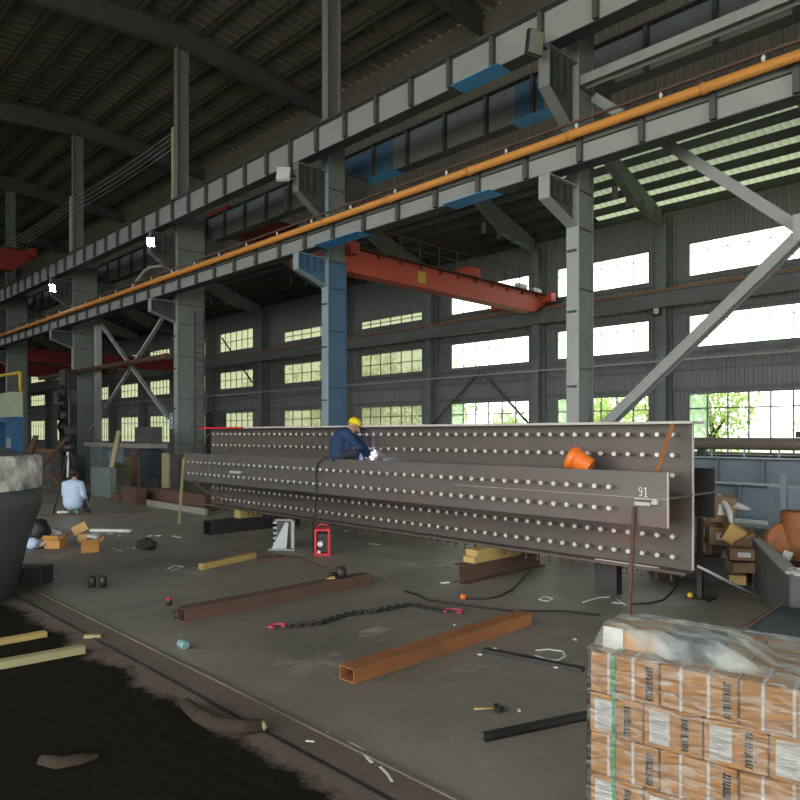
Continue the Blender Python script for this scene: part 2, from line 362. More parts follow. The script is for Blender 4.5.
# windows table : x0, x1, top of the upper row
bays = [(-4.9,-.5,9.2), (-10.9,-6.6,9.2)]
for ul, ur, tz in ((557,650,9.2),(451,530,9.2),(361,423,8.4),(284,341,8.6),(220,253.5,9.3),(190,208.5,9.0),(150,170,9.0),(121,142,9.0),(98,111,9.0),(57,70,9.0),(31,46,9.0)):
    bays.append((atx(ul,YN), atx(ur,YN), tz))
bays.insert(0, (1.2, 5.6, 9.2)); bays.insert(0, (7.2, 11.6, 9.2))
bays = sorted(bays)
rows = [(1.3,3.54), (5.22,6.48), (7.9,None)]
wn = MB(); wz = 10.75
xprev = XW
for x0, x1, tz in bays:
    corr_wall(wn, xprev, x0, .0, wz, YN); xprev = x1
    zz = 0
    for a, b in rows:
        b = b or tz
        corr_wall(wn, x0, x1, zz, a, YN); zz = b
    corr_wall(wn, x0, x1, zz, wz, YN)
corr_wall(wn, xprev, XE, 0, wz, YN)
struct(wn.build('wall_north', M['wall'], origin=(0,YN,0)))
# windows
wi = 0
for bi, (x0, x1, tz) in enumerate(bays):
    near = x0 > -26
    for ri, (a, b) in enumerate(rows):
        b = b or tz; wi += 1
        fr = MB(); W = x1-x0; t = .05
        y0, y1 = YN-.03, YN+.07
        fr.box(x0, x1, y0, y1, a, a+t).box(x0, x1, y0, y1, b-t, b).box(x0, x0+t, y0, y1, a+t, b-t).box(x1-t, x1, y0, y1, a+t, b-t)
        mw = (.045 if near else .035) if ri == 0 else (.02 if near else .03)
        nv = 6
        for k in range(1, nv):
            x = x0+W*k/nv; fr.box(x-mw/2, x+mw/2, y0+.02, y1-.02, a+t, b-t)
        hz = [a+(b-a)*.74] if ri == 0 else ([a+(b-a)*.72] if near else [a+(b-a)*.5])
        if ri == 0: hz.append(a+(b-a)*.2)
        for z in hz:
            for k in range(nv):
                fr.box(x0+W*k/nv+mw/2 if k else x0+t, x0+W*(k+1)/nv-mw/2 if k < nv-1 else x1-t, y0+.02, y1-.02, z-mw/2, z+mw/2)
        f = struct(fr.build('window_%d' % wi, M['frame'], origin=((x0+x1)/2, YN, a)))
        pm = MB()
        pm.box(x0+t, x1-t, YN+.015, YN+.021, a+t, b-t)
        pn = pm.build('pane', M['glass'] if near else M['grimy'], f)
        if ri == 0 and near:
            d = MB(); d.box(x0+t, x0+W/nv-mw/2, YN+.0, YN+.006, a+t, b-t); lab(d.build('pane', M['dusty'], f), 'dusty pale green pane')
# girts and sills along the wall (structure trim)
tn = 4
for z, h in ((1.15,.14),(3.68,.12),(4.45,.12),(5.05,.12),(6.60,.1),(7.78,.1)):
    struct(MB().box(XW, XE, YN-.09, YN-.035, z-h/2, z+h/2).build('trim_%d' % tn, M['wallband'], origin=(0,YN,z))); tn += 1
# low translucent aisle roof, corrugated, with clerestory wall
YC = 20.6
def low_z(y): return 12.2 - (y-YC)*(12.2-10.65)/(YN+.25-YC)
lr = MB(); n = int((XE-XW)/.25); prof = []
for i in range(n):
    a = XW+i*.25; prof += [(a,0),(a+.10,0),(a+.13,.05),(a+.22,.05)]
for x, d in prof: lr.v += [(x, YC-.1, low_z(YC-.1)+d), (x, YN+.3, low_z(YN+.3)+d)]
f_frp = []; 
for i in range(len(prof)-1): lr.f.append((2*i, 2*i+1, 2*i+3, 2*i+2))
lo = lr.build('ceiling_low', M['frp'], origin=(0,0,0)); struct(lo)
# darker opaque sheets further down the hall
lo.data.materials.append(M['roof'])
for p in lo.data.polygons:
    xx = sum(lo.data.vertices[v].co.x for v in p.vertices)/len(p.vertices)
    if xx < -14.5: p.material_index = 1
cw = MB(); corr_wall(cw, XW, XE, 12.05, roof_z(YC)+.0, YC)
struct(cw.build('wall_clerestory', M['roof'], origin=(0,YC,12)))
# main roof
mr = MB(); n = int((XE-XW)/.5); prof = []
for i in range(n+1):
    a = XW+i*.5; prof += [(a,0),(a+.3,0),(a+.34,.05),(a+.46,.05)]
ys = [YS-.3, RIDGE_Y, YC+.3]
for x, d in prof:
    for y in ys: mr.v.append((x, y, roof_z(y)+d))
for i in range(len(prof)-1):
    for j in range(2): mr.f.append((3*i+j, 3*i+j+1, 3*i+3+j+1, 3*i+3+j))
struct(mr.build('ceiling', M['roof'], origin=(0,0,0)))
# end walls and the wall behind the viewer (with door openings and high windows)
ww = MB(); ww.box(XW-.2, XW, YS, YN+.2, 0, 18.6); struct(ww.build('wall_west', M['wall'], origin=(XW,0,0)))
we = MB()
we.box(XE, XE+.2, YS, -9, 0, 18.6); we.box(XE, XE+.2, -9, 7, 7.5, 18.6); we.box(XE, XE+.2, 7, YN+.2, 0, 18.6)
struct(we.build('wall_east', M['wall'], origin=(XE,0,0)))
ws = MB(); xo0, xo1 = -15, 7
ws.box(XW, xo0, YS-.2, YS, 0, 9.5); ws.box(xo1, XE, YS-.2, YS, 0, 9.5); ws.box(xo0, xo1, YS-.2, YS, 8.0, 9.5)
ws.box(XW, XE, YS-.2, YS, 12.5, 16.1)
for k in range(19):
    x = XW+k*6; ws.box(x-.4, x+.4, YS-.2, YS, 9.5, 12.5)
struct(ws.build('wall_south', M['wall'], origin=(0,YS,0)))

# ================================================================== ROOF STRUCTURE
CX = [-7.93, -16.42, -26.0, -37.35, -48.95, -60.5, -72.5, -84.5]
CXE = .6
def copy_parts(src, root):
    for ch in list(src.children): link_copy(ch, None, root)
def rafter(x, first=[None]):
    lbl = 'dark sloping roof rafter crossing under the high roof above the column row'
    if first[0] is None:
        o = MB(); 
        za = lambda y: roof_z(y)-.24
        for y0, y1, d0, d1 in ((YS+.1,RIDGE_Y,.55,.95),(RIDGE_Y,YC-.05,.95,.6)):
            # web
            o.prism([(x-.01,y0,za(y0)),(x-.01,y1,za(y1)),(x-.01,y1,za(y1)-d1),(x-.01,y0,za(y0)-d0)], (.02,0,0))
            o.bar((x,y0,za(y0)-d0),(x,y1,za(y1)-d1),.3,.03); o.bar((x,y0,za(y0)-.02),(x,y1,za(y1)-.02),.3,.03)
        r = o.build('roof_rafter', M['roof_beam'], origin=(x,RIDGE_Y,16))
        tag(r, lbl, 'rafter', 'rafters under the high roof'); first[0] = r
    else:
        r = link_copy(first[0], (x, RIDGE_Y, 16))
    return r
for x in [CXE]+CX: rafter(x)
pur0 = None
k = 0; y = RIDGE_Y-.5
while y > YS+1:
    z = roof_z(y)
    if pur0 is None:
        p = MB(); L = XE-XW-.2
        p.box(-L/2, L/2, -.012, .012, -.2, -.02).box(-L/2, L/2, -.012, .07, -.22, -.2).box(-L/2, L/2, -.09, -.0121, -.02, -.004)
        pur0 = p.build('roof_purlin', M['purlin'], origin=(0,0,0)); pur0.location = ((XE+XW)/2, y, z-.01)
        tag(pur0, 'long thin purlin running lengthwise beneath the high brown roof sheets', 'purlin', 'purlins of the high roof')
    else: link_copy(pur0, ((XE+XW)/2, y, z-.01))
    y -= 1.28
for y in (14.2, 15.5, 16.8, 18.1, 19.4): link_copy(pur0, ((XE+XW)/2, y, roof_z(y)-.01))
# aisle purlins and aisle rafters
ap = None
for k in range(7):
    y = YC+.5+k*.78; z = low_z(y)
    if ap is None:
        p = MB(); L = XE-XW-.2
        p.box(-L/2, L/2, -.03, .03, -.30, -.01)
        ap = p.build('aisle_purlin', M['purlin'], origin=(0,0,0)); ap.location = (-41.5, y, z)
        tag(ap, 'dark purlin under the pale translucent sheets of the low aisle roof', 'purlin', 'purlins of the low aisle roof')
    else: link_copy(ap, (-41.5, y, z))
PX = [8.2+.0, -.0, -6.0+.45, -11.65] + [ (bays[i][0]+bays[i-1][1])/2 for i in range(len(bays)-5, 0, -1)]
PX = sorted(set([round((bays[i][0]+bays[i-1][1])/2,2) for i in range(1,len(bays))]), reverse=True)
ar0 = None
for x in PX:
    if ar0 is None:
        o = MB(); z0 = low_z(YC)-.24; z1 = low_z(YN)-.24
        o.prism([(x-.012,YC+.1,z0),(x-.012,YN-.652,z1),(x-.012,YN-.652,z1-.55),(x-.012,YC+2.4,z1-.20),(x-.012,YC+.1,z0-.55)], (.024,0,0))
        o.bar((x,YC+.1,z0-.55),(x,YC+2.4,z1-.20),.26,.025).bar((x,YC+2.4,z1-.20),(x,YN-.652,z1-.55),.26,.025)
        for yy in (21.8,22.8,23.8,24.8): o.box(x-.11,x+.11,yy-.01,yy+.01,z1-.45,z1+.0)
        ar0 = o.build('aisle_rafter', M['column'], origin=(x,YN,0))
        tag(ar0, 'short haunched rafter under the low aisle roof beside the window wall', 'rafter', 'rafters of the low aisle roof')
    else: link_copy(ar0, (x, YN, 0))
# wall columns
wp0 = None
for x in PX:
    if wp0 is None:
        o = MB()
        o.box(x-.17,x+.17,YN-.13,YN-.10,0,10.2).box(x-.01,x+.01,YN-.62,YN-.13,0,10.2).box(x-.17,x+.17,YN-.65,YN-.62,0,10.2)
        wp0 = o.build('wall_column', M['column'], origin=(x,YN-.4,0))
        tag(wp0, 'grey steel wall column between windows on the long window wall', 'column', 'wall columns between the windows')
    else: link_copy(wp0, (x, YN-.4, 0))
# small floodlight on the second wall column
c = at(657, 311, YN-.75)
g = thing('wall_lamp', c, 'small square lamp on the wall column right of the bright grey column', 'lamp')
MB().obox(c, (.32,.12,.36)).build('housing', M['black'], g); MB().obox(c+Vector((0,-.065,0)), (.2,.01,.22)).build('lens', M['paper'], g)

# ================================================================== COLUMNS
def column(x, depth, label, blue=False, ladder=False, lowz=(6.9,6.42), ztop=17.55, lower_web=None):
    g = thing('steel_column', (x,13,0), label, 'column', None)
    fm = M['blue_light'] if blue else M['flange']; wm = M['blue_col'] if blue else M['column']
    fw = .15; zu = 11.0
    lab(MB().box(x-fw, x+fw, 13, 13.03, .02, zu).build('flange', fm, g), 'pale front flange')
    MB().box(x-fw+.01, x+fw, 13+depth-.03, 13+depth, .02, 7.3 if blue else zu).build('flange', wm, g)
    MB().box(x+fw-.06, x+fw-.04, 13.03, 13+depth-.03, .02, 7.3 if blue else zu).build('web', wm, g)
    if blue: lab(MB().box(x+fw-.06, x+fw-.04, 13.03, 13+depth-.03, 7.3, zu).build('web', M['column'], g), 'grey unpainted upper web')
    MB().box(x-fw-.1, x+fw+.1, 12.85, 13+depth+.15, .0, .02).build('base_plate', M['stiff'], g)
    # upper shaft
    u = MB(); u.box(x-.14,x+.14,13.0,13.02,zu+.01,ztop).box(x-.01,x+.01,13.02,13.48,zu+.01,ztop).box(x-.14,x+.14,13.48,13.5,zu+.01,ztop)
    u.build('upper_shaft', M['column'], g)
    s = MB()
    for z in (1.6, 3.4, 5.1, 6.4, 7.2, 8.4, 9.4):
        s.box(x+fw-.04, x+fw-.0, 13.03, 13+depth-.03, z, z+.025)
    s.build('cross_plate', M['stiff'], g)
    # lower and upper brackets
    for zf0, zf1, zj in ((7.29-.002, 6.8, 6.44), (9.9, 9.05, 8.35)):
        yf = 11.94
        b = MB(); b.prism([(x-.008,12.99,zj),(x-.008,yf,zf1),(x-.008,yf,zf0-.03),(x-.008,12.99,zf0-.03)], (.016,0,0))
        for yy in (12.2,12.45,12.7): b.box(x+.01,x+.1,yy,yy+.015,zf1+.05,zf0-.03)
        b.build('bracket_web', M['stiff'] if not (blue and zf0 < 8) else M['blue_col'], g)  # grey webs darker than the column: their shading is put into the colour
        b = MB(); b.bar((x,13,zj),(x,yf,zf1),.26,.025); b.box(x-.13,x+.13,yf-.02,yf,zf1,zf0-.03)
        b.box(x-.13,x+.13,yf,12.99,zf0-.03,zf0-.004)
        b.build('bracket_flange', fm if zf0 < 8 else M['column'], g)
    # far side bracket for the second upper girder
    y1 = 13+depth
    b = MB(); b.prism([(x-.008,y1,9.2),(x-.008,y1+1.0,9.55),(x-.008,y1+1.0,10.05),(x-.008,y1,10.05)], (.016,0,0)); b.box(x-.13,x+.13,y1,y1+1.0,10.05,10.075)
    b.bar((x,y1,9.2),(x,y1+1.0,9.55),.26,.025)
    b.build('bracket', M['stiff'], g)
    if ladder:
        l = MB(); xa = x+fw+.02
        for yy in (13.72, 14.12): l.box(xa, xa+.04, yy, yy+.04, .3, 7.0)
        for i in range(22): l.box(xa+.005, xa+.03, 13.76, 14.12, .5+i*.3, .53+i*.3)
        l.build('ladder', M['stiff'], g)
    # small cleats on the front flange
    cm = MB()
    for z in (3.0, 4.6, 5.9): cm.box(x-.1, x+.1, 12.93, 13.0, z, z+.04)
    cm.build('cleat', M['stiff'], g)
    return g
labels = ['grey steel column behind the beam right of the orange bucket',
 'blue painted steel column rising behind the crouching welder',
 'wide grey-green steel column with a ladder, left of the studded beam',
 'wide grey steel column behind the person in the pale blue shirt',
 'distant grey steel column above the pale green machine cabinet',
 'steel column far down the hall, partly hidden by nearer columns','steel column far down the hall, partly hidden by nearer columns','steel column far down the hall, partly hidden by nearer columns']
for i, x in enumerate(CX):
    c = column(x, [.62,.72,1.2,1.2,1.2,1.2,1.2,1.2][i], labels[i], blue=(i==1), ladder=(i==2))
    if i >= 5: c['group'] = 'far columns of the row'
column(CXE, .62, 'grey steel column at the right end of the column row')
# sign on the ladder column
o = at(171.3, 421, 12.985)
g = thing('notice_board', o, 'narrow blue and white notice on the ladder column', 'sign')
MB().box(o.x-.1,o.x+.12,12.965,12.985,o.z-.32,o.z+.32).build('board', M['paper'], g)
b = MB()
for k, zz in enumerate((.22,.02,-.17)):
    b.box(o.x-.08,o.x+.1,12.955,12.965,o.z+zz-.05,o.z+zz+.05)
b.build('printed_panel', mat('notice_blue', (.10,.30,.55), rough=.5), g)

# ================================================================== CRANE GIRDERS
GX0, GX1 = 9.0, -94.0
def girder(name, y, zb, h, x_off, step, label, webm, flange=.34, blues=(), ledge=False, proj=.15):
    g = thing(name, ((GX0+GX1)/2, y, zb), label, 'girder')
    MB().box(GX1, GX0, y, y+.012, zb+.02, zb+h).build('web', webm, g)
    MB().box(GX1, GX0, y-.02, y+flange, zb-.0, zb+.02).build('bottom_flange', M['dark'], g)
    MB().box(GX1, GX0, y-.17, y+flange-.17, zb+h, zb+h+.025).build('top_flange', M['stiff'], g)
    MB().box(GX1, GX0, y+.0, y+.07, zb+h+.025, zb+h+.14).build('crane_rail', M['black'], g)
    if ledge: MB().box(GX1, GX0, y-.07, y, zb+h*.62, zb+h*.62+.012).build('web_ledge', M['stiff'], g)
    s0 = None; k = 0; x = x_off
    while x > GX1 and k < 96:
        if s0 is None:
            s = MB(); s.box(x-.05,x+.05,y-proj,y-.0,zb+.02,zb+h-.0); s0 = s.build('stiffener', M['stiff'], g)
        else:
            c = link_copy(s0, (x-x_off, 0, 0), g)
        x -= step; k += 1
    for (xa, xb) in blues:
        lab(MB().box(xa, xb, y-.17, y+flange-.02, zb-.012, zb-.0).build('bottom_flange', M['blue'], g), 'bright blue painted flange stretch')
    return g
bl = [(atx(447,12),atx(494,12)), (atx(318,12), atx(362,12))]
lg = girder('runway_girder', 12, 7.29, .60, -3.32+1.27*9, 1.27, 'lower grey runway girder with dark stiffeners beneath the orange pipe', M['girder'], blues=bl, ledge=True, proj=.1)
b2 = [(atx(455,12), atx(502,12))]
ug = girder('runway_girder', 12, 9.93, .68, -8.02+1.24*12, 1.24, 'upper pale grey runway girder with even stiffeners crossing the hall', M['girder'], blues=b2, proj=.12)
rg = girder('runway_girder', 14.75, 10.08, 1.0, -8.6+1.5*10, 1.5, 'dark rear runway girder with blue stretches behind the column row', M['column'], flange=.34, blues=[(atx(512,14.7), atx(549,14.7)), (atx(348,14.7),atx(395,14.7))], proj=.12)
for xa, xb in ((atx(514,14.7), atx(543,14.7)), (atx(345,14.7), atx(392,14.7))):
    lab(MB().box(xa, xb, 14.73, 14.748, 10.12, 11.05).build('web', M['blue_col'], rg), 'blue painted web stretch')
# orange pipe with clips
p = thing('orange_pipe', (-40,11.73,7.76), 'long orange pipe running along the top of the lower runway girder', 'pipe')
MB().tube([(GX0,11.73,7.785),(GX1,11.73,7.785)], .085, 12).build('pipe_run', M['orange_pipe'], p)
c0 = None
for k in range(30):
    x = -2.15-2.54*k+5.08
    if c0 is None:
        m = MB(); m.tube([(x,11.73,7.785),(x+.05,11.73,7.785)], .105, 12).box(x,x+.03,11.8,11.86,7.78,7.86); c0 = m.build('pipe_clip', M['orange_pipe'], p); cx = x
    else: link_copy(c0, (x-cx,0,0), p)
# conductor strip and insulators above it
p = thing('conductor_bar', (-40,11.95,8.03), 'thin dark conductor bar with white insulators above the orange pipe', 'rail')
MB().bar((GX0,11.95,8.12),(GX1,11.95,8.12),.04,.05).build('bar', M['rust_dark'], p)
c0 = None
for k in range(36):
    x = 3-1.7*k
    if c0 is None:
        m = MB(); m.lathe([(.02,7.93),(.035,7.97),(.02,8.0),(.035,8.04),(.02,8.09)], (x,11.95,0), 8); c0 = m.build('insulator', M['white'], p); cx = x
    else: link_copy(c0, (x-cx,0,0), p)
# overhead wires between upper shafts
for i in range(4):
    pts = []
    for s in range(0, 41):
        x = -26-s*1.15; ph = ((x+26)/-11.4) % 1
        pts.append((x, 12.93, 14.1-.22*i-.12*math.sin(PI*ph)+.0))
    tag(MB().tube(pts, .012, 5).build('overhead_wire', M['jack'], origin=pts[0]), 'thin pale wire strung between the upper column shafts', 'wire', 'wires strung between the upper columns')
for x in (-26.0,-37.35):
    tag(MB().box(x-.17,x-.02,12.9,12.985,10.72,14.3).build('cable_duct', mat('cream_duct_%d' % int(-x), (.42,.42,.30), rough=.6), origin=(x-.1,12.95,10.72)),
        'cream vertical cable duct on the upper shaft of %s' % ('the ladder column' if x > -30 else 'the column beyond the ladder column'), 'duct')

# ================================================================== BRACES
def brace(name, a, b, w, h, label, m='column', group=None):
    o = MB(); o.ibar(a, b, w, h, .02, up=(0,1,0)); r = o.build(name, M[m], origin=a); return tag(r, label, 'brace', group)
brace('diagonal_brace', (-7.70,13.32,1.85), (.30,13.32,8.9), .2, .26, 'wide grey diagonal brace rising rightward from the bright grey column', 'girder')
brace('diagonal_brace', (-7.70,13.58,9.3), (.30,13.58,1.9), .2, .24, 'grey diagonal brace falling rightward from the top of the bright grey column', 'girder')
tag(MB().obox((-3.55,13.18,5.55),(.34,.02,.46)).build('gusset_plate', M['flange'], origin=(-3.62,13.18,5.45)), 'grey gusset plate where the two right-hand braces cross', 'plate')
brace('horizontal_strut', (-7.75,13.12,9.50), (.42,13.12,9.50), .2, .26, 'grey horizontal strut behind the orange pipe at upper right', 'girder')
a = at(101,324,13.2); b = at(169,419,13.2); brace('diagonal_brace', a, (b.x,13.2,b.z), .12, .14, 'thin brace of the far cross falling towards the ladder column', 'flange')
a = at(164,316,13.45); b = at(90,432,13.45); brace('diagonal_brace', a, (b.x,13.45,b.z), .12, .14, 'thin brace of the far cross rising towards the ladder column', 'flange')
x = at(98.5,380,13.2).x
tag(MB().box(x-.15,x+.15,13.05,13.3,0,7.29).build('slim_post', M['flange'], origin=(x,13.2,0)), 'slim pale post supporting the lower girder left of the far cross brace', 'post')
tag(MB().tube([at(168,356,12.75), at(150,359,12.75), (atx(40,12.75),12.75,5.12)], .12, 8).build('rusty_pipe', M['rust_dark'], origin=at(168,356,12.75)), 'rust-brown horizontal pipe running left from the ladder column', 'pipe')
pts = [dp(88,302,30.5), dp(108,284,29.7), dp(126,268,29), dp(134,264.5,28.7), dp(150,263.5,28), dp(170,265.5,27.6)]
for q in pts: q.y = 12.95
tag(MB().tube(pts, .07, 8).build('bent_conduit', M['flange'], origin=pts[0]), 'bent pale conduit arching down from the ladder column bracket', 'conduit')

# ================================================================== OVERHEAD CRANES
def crane(x, y0, y1, z0, z1, label, m, w=.55, rail=False, taper=True):
    g = thing('overhead_crane', (x,(y0+y1)/2,z0), label, 'crane')
    poly = [(x-w/2,y0,z1),(x-w/2,y0,z0+.0),(x-w/2,y1-.9,z0),(x-w/2,y1,z1-.3),(x-w/2,y1,z1)]
    MB().prism(poly, (w,0,0)).build('main_girder', m, g)
    MB().box(x-2.5,x+.7,y1-.25,y1+.08,z1-.26,z1+.1).build('end_carriage', m, g)
    MB().box(x-2.5,x+.7,y0-.1,y0+.25,z1-.26,z1+.1).build('end_carriage', m, g)
    s = MB()
    n = int((y1-y0)/1.0)
    for k in range(n): s.box(x+w/2, x+w/2+.08, y0+.4+k, y0+.46+k, z1-.15, z1)
    s.box(x+w/2,x+w/2+.25,y0+.3,y1-.3,z1,z1+.03)
    wk = s.build('walkway', M['rust_dark'], g)
    h = MB()
    for k in range(n+1): h.bar((x+w/2+.22,y0+.3+k*(y1-y0-.6)/n,z1+.03),(x+w/2+.22,y0+.3+k*(y1-y0-.6)/n,z1+.75),.025,.025)
    for zz in (.42,.75): h.bar((x+w/2+.22,y0+.3,z1+zz),(x+w/2+.22,y1-.3,z1+zz),.025,.025)
    h.build('handrail', M['rust_dark'], wk)
    if rail:
        t = MB(); yt = y1-4.2
        t.box(x-1.9,x+.1,yt-.9,yt+.5,z1+.01,z1+.18); t.box(x-.3,x+.15,yt-.6,yt-.1,z1+.18,z1+.5).tube([(x-1.4,yt,z1+.45),(x-.4,yt,z1+.45)],.26,12)
        t.build('hoist_trolley', m, g)
        lab(MB().box(x+.32,x+.5,y1-2.3,y1-1.7,z1+.05,z1+.22).box(x+.32,x+.45,y1-1.2,y1-.6,z1+.05,z1+.2).build('switch_box', M['paper'], g), 'white switch boxes')
        lab(MB().box(x+w/2,x+w/2+.004,y0+3.3,y0+3.7,z0+.15,z0+.55).build('warning_plate', M['yellow'], g), 'small yellow plate')
    return g
crane(-16.9, 13.95, 25.15, 7.12, 7.86, 'orange-red overhead crane spanning from the blue column to the window wall', M['crane'], rail=True)
crane(-26.6, 15.35, 20.3, 10.55, 11.6, 'dull red crane girder between the two runway girders left of the blue column', M['crane_red'])
crane(-39.5, -13.6, 11.65, 10.4, 11.5, 'red crane girder above the upper runway girder at the left edge', M['crane_red'], w=.5)
crane(-49.5, 14.35, 25.15, 6.75, 7.6, 'dark red crane behind the far cross brace', M['crane_red'])
crane(-64, 14.35, 25.15, 6.9, 7.9, 'dark red crane far down the window aisle', M['crane_red'])
# wall runway girder
g = thing('wall_runway_girder', (-40,25.3,6.8), 'grey runway girder with a red-brown rail along the window wall', 'girder')
MB().box(XW+1,XE-1,25.18,25.2,6.8,7.32).box(XW+1,XE-1,25.08,25.34,6.76,6.8).box(XW+1,XE-1,25.08,25.34,7.32,7.36).build('beam', M['wallband'], g)
MB().box(XW+1,XE-1,25.1,25.17,7.36,7.44).build('crane_rail', M['rust'], g)
tag(MB().tube([(XW+1,25.28,4.75),(XE-1,25.28,4.75)], .04, 6).build('service_pipe', M['flange'], origin=(-40,25.3,4.7)), 'thin pale pipe running along the window wall below the middle windows', 'pipe')
# far wall cross bracings seen in front of windows
for (ul, ur, vt, vb) in ((222,252,338,382),(432,480,425,372),(482,530,372,425)):
    a = at(ul, vt, 25.6); b = at(ur, vb, 25.6)
    tag(MB().bar(a,b,.08,.08).build('wall_brace', M['stiff'], origin=a), 'thin dark diagonal brace against the windows %s' % ('left of the blue column' if ul < 300 else ('right of the welder, left half of the pair' if ul < 450 else 'right of the welder, right half of the pair')), 'brace')

# ================================================================== FLOODLIGHTS
def flood(u, v, Y, label, lit, rz, rx, s=1.0, white=False):
    c = at(u, v, Y); g = thing('floodlight', c, label, 'lamp')
    R = Euler((rx,0,rz)).to_matrix()
    hs = MB().obox(c, (.34*s,.10*s,.42*s), R).build('housing', M['paper'] if white else M['black'], g, bevel=.015)
    MB().obox(c+R@Vector((0,-.056*s,0)), (.30*s,.012,.38*s), R).build('lens', M['lit'] if lit else (M['white'] if white else M['silver']), hs)
    MB().bar(c+R@Vector((0,.05*s,0)), Vector((c.x, 11.93, c.z+.05)), .04, .04).bar(c+R@Vector((-.19*s,0,0)), c+R@Vector((.19*s,0,0)), .03,.03).build('arm', M['black'], g)
    return g
rzc = 0.78
flood(151, 242, 11.55, 'brilliant lit floodlight under the upper girder, nearer of the two lit', True, rzc, .3, .85)
flood(53, 288, 11.55, 'lit floodlight under the upper girder, farther of the two lit', True, rzc, .3, .85)
flood(283.5, 174, 11.5, 'unlit floodlight with a white face left of the blue column', False, rzc, -.5, 1.15, True)
flood(534.5, 43, 11.5, 'unlit silver floodlight at top, above the bright grey column', False, rzc+.5, .2, 1.1)
a = at(285,185,11.6)
tag(MB().box(a.x-.06,a.x+.08,11.62,11.74,a.z-.75,a.z-.1).build('ballast_box', M['black'], origin=a), 'black ballast box hanging below the white-faced floodlight', 'box')

# ================================================================== STUDDED BEAM
BX0, BX1 = -13.98, -3.24
WY = 7.83; PY = 7.19; RY2 = 8.47
g = thing('studded_beam', ((BX0+BX1)/2, WY, .43), 'huge brown steel beam covered with rows of studs across the hall', 'beam')
BEAM = g
MB().box(BX0,BX1,WY,WY+.03,.455,2.115).build('web', M['steel'], g)
lab(MB().box(BX0-.25,BX1+.06,WY-.16,WY+.2,2.115,2.145).build('top_flange', M['edge'], g), 'pale top flange edge')
MB().box(BX0-.0,BX1+.0,WY-.19,WY+.22,.425,.455).build('bottom_flange', M['steel'], g)
MB().box(BX0,BX1+.01,PY+.026,WY,1.295,1.32).build('shelf', M['steel'], g)
MB().box(BX0,BX1+.01,WY+.03,RY2,1.295,1.32).build('shelf', M['steel'], g)
MB().box(BX0,BX1,PY,PY+.026,.995,1.588).build('side_plate', M['steel_grey'], g)
lab(MB().box(BX0,BX1,RY2,RY2+.026,.995,1.588).build('side_plate', M['black'], g), 'dark rear side plate')
lab(MB().box(BX1,BX1+.012,WY-.002,WY+.032,.456,2.114).build('cut_edge', M['edge'], g), 'pale cut web end')
lab(MB().box(BX1,BX1+.012,PY-.001,PY+.027,.994,1.589).build('cut_edge', M['edge'], g), 'pale cut plate ends')
lab(MB().box(BX0-.25,BX0+1.6,WY-.163,WY-.158,2.113,2.147).build('red_edge_mark', M['red'], g), 'red painted flange edge')
lab(MB().bar((BX1-1.1,WY-.19,.47),(BX1-.3,WY-.19,.47),.01,.012).bar((BX1-3,PY-.001,1.302),(BX1,PY-.001,1.302),.003,.004).build('weld_bead', M['edge'], g), 'pale weld bead')
st = MB(); Rm = Matrix.Rotation(PI/2,3,'X')
st.lathe([(.018,0),(.018,.09),(.028,.091),(.028,.112),(.023,.116)], (0,0,0), 10, axis=Rm)
studs = []
NS = int((BX1-.16-BX0-.3)/.18)+1
for z, yy, xo in ((1.995,WY,0),(1.76,WY,0),(.83,WY,0),(.60,WY,0),(1.53,WY,0)):
    for k in range(NS):
        if z == 1.53 and k > 0 and k % 1 == 0 and k < 0: continue
        studs.append((BX1-.18-.18*k, yy, z))
for z in (1.41,1.17):
    for k in range(NS-3): studs.append((BX1-.62-.18*k, PY, z))
studs.sort(key=lambda p: (Vector(p)-Vector((0,0,2))).length)
big = studs[:100]; rest = studs[100:]
s0 = None
for p in big:
    if s0 is None:
        s0 = st.build('shear_stud', M['stud'], g); s0.location = Vector(p)-Vector(g['_o']); s0.data.transform(Matrix.Translation(Vector(g['_o'])))
    else: link_copy(s0, Vector(p)-Vector(g['_o']), g)
r = MB()
for p in rest: r.lathe([(.018,0),(.018,.09),(.028,.091),(.028,.112),(.023,.116)], p, 6, axis=Rm)
o = r.build('shear_stud', M['stud'], g); o['kind'] = 'stuff'
r = MB()
for k in range(NS):
    for yy in (WY-.13, WY+.13):
        r.lathe([(.02,-.09),(.02,-.078),(.012,-.076),(.012,0)], (BX1-.18-.18*k, yy, .425), 6)
o = r.build('underside_stud', M['rust_dark'], g); o['kind'] = 'stuff'
# chalk number, clamp bar
m = MB()
def stroke(pts, y, w=.008):
    for a, b in zip(pts, pts[1:]): m.bar((a[0],y,a[1]), (b[0],y,b[1]), .002, w, up=(0,0,1) if abs(a[0]-b[0])>abs(a[1]-b[1]) else (1,0,0))
cx = atx(640.5, PY); cz = 1.372
def arc_pts(x, z, rx, rz, a0, a1, n=10): return [(x+rx*math.cos(math.radians(a0+(a1-a0)*i/n)), z+rz*math.sin(math.radians(a0+(a1-a0)*i/n))) for i in range(n+1)]
stroke(arc_pts(cx, cz+.02, .018, .022, 0, 360), PY-.002)
stroke([(cx+.018,cz+.02),(cx+.014,cz-.045),(cx-.015,cz-.05)], PY-.002)
stroke([(cx+.045,cz+.025),(cx+.062,cz+.045),(cx+.062,cz-.055)], PY-.002)
stroke([(cx+.045,cz-.055),(cx+.08,cz-.055)], PY-.002)
lab(m.build('chalk_number', M['chalk'], g), 'white hand-written number 91')
xa = atx(637.5, PY); xb = atx(662, PY)
lab(MB().box(xa,xb-.03,PY-.07,PY-.001,1.29,1.302).box(xa,xb-.1,PY-.075,PY-.045,1.225,1.262).box(xb-.09,xb-.03,PY-.06,PY-.001,1.24,1.29).build('angle_cleat', M['edge'], g), 'small pale angle cleat')
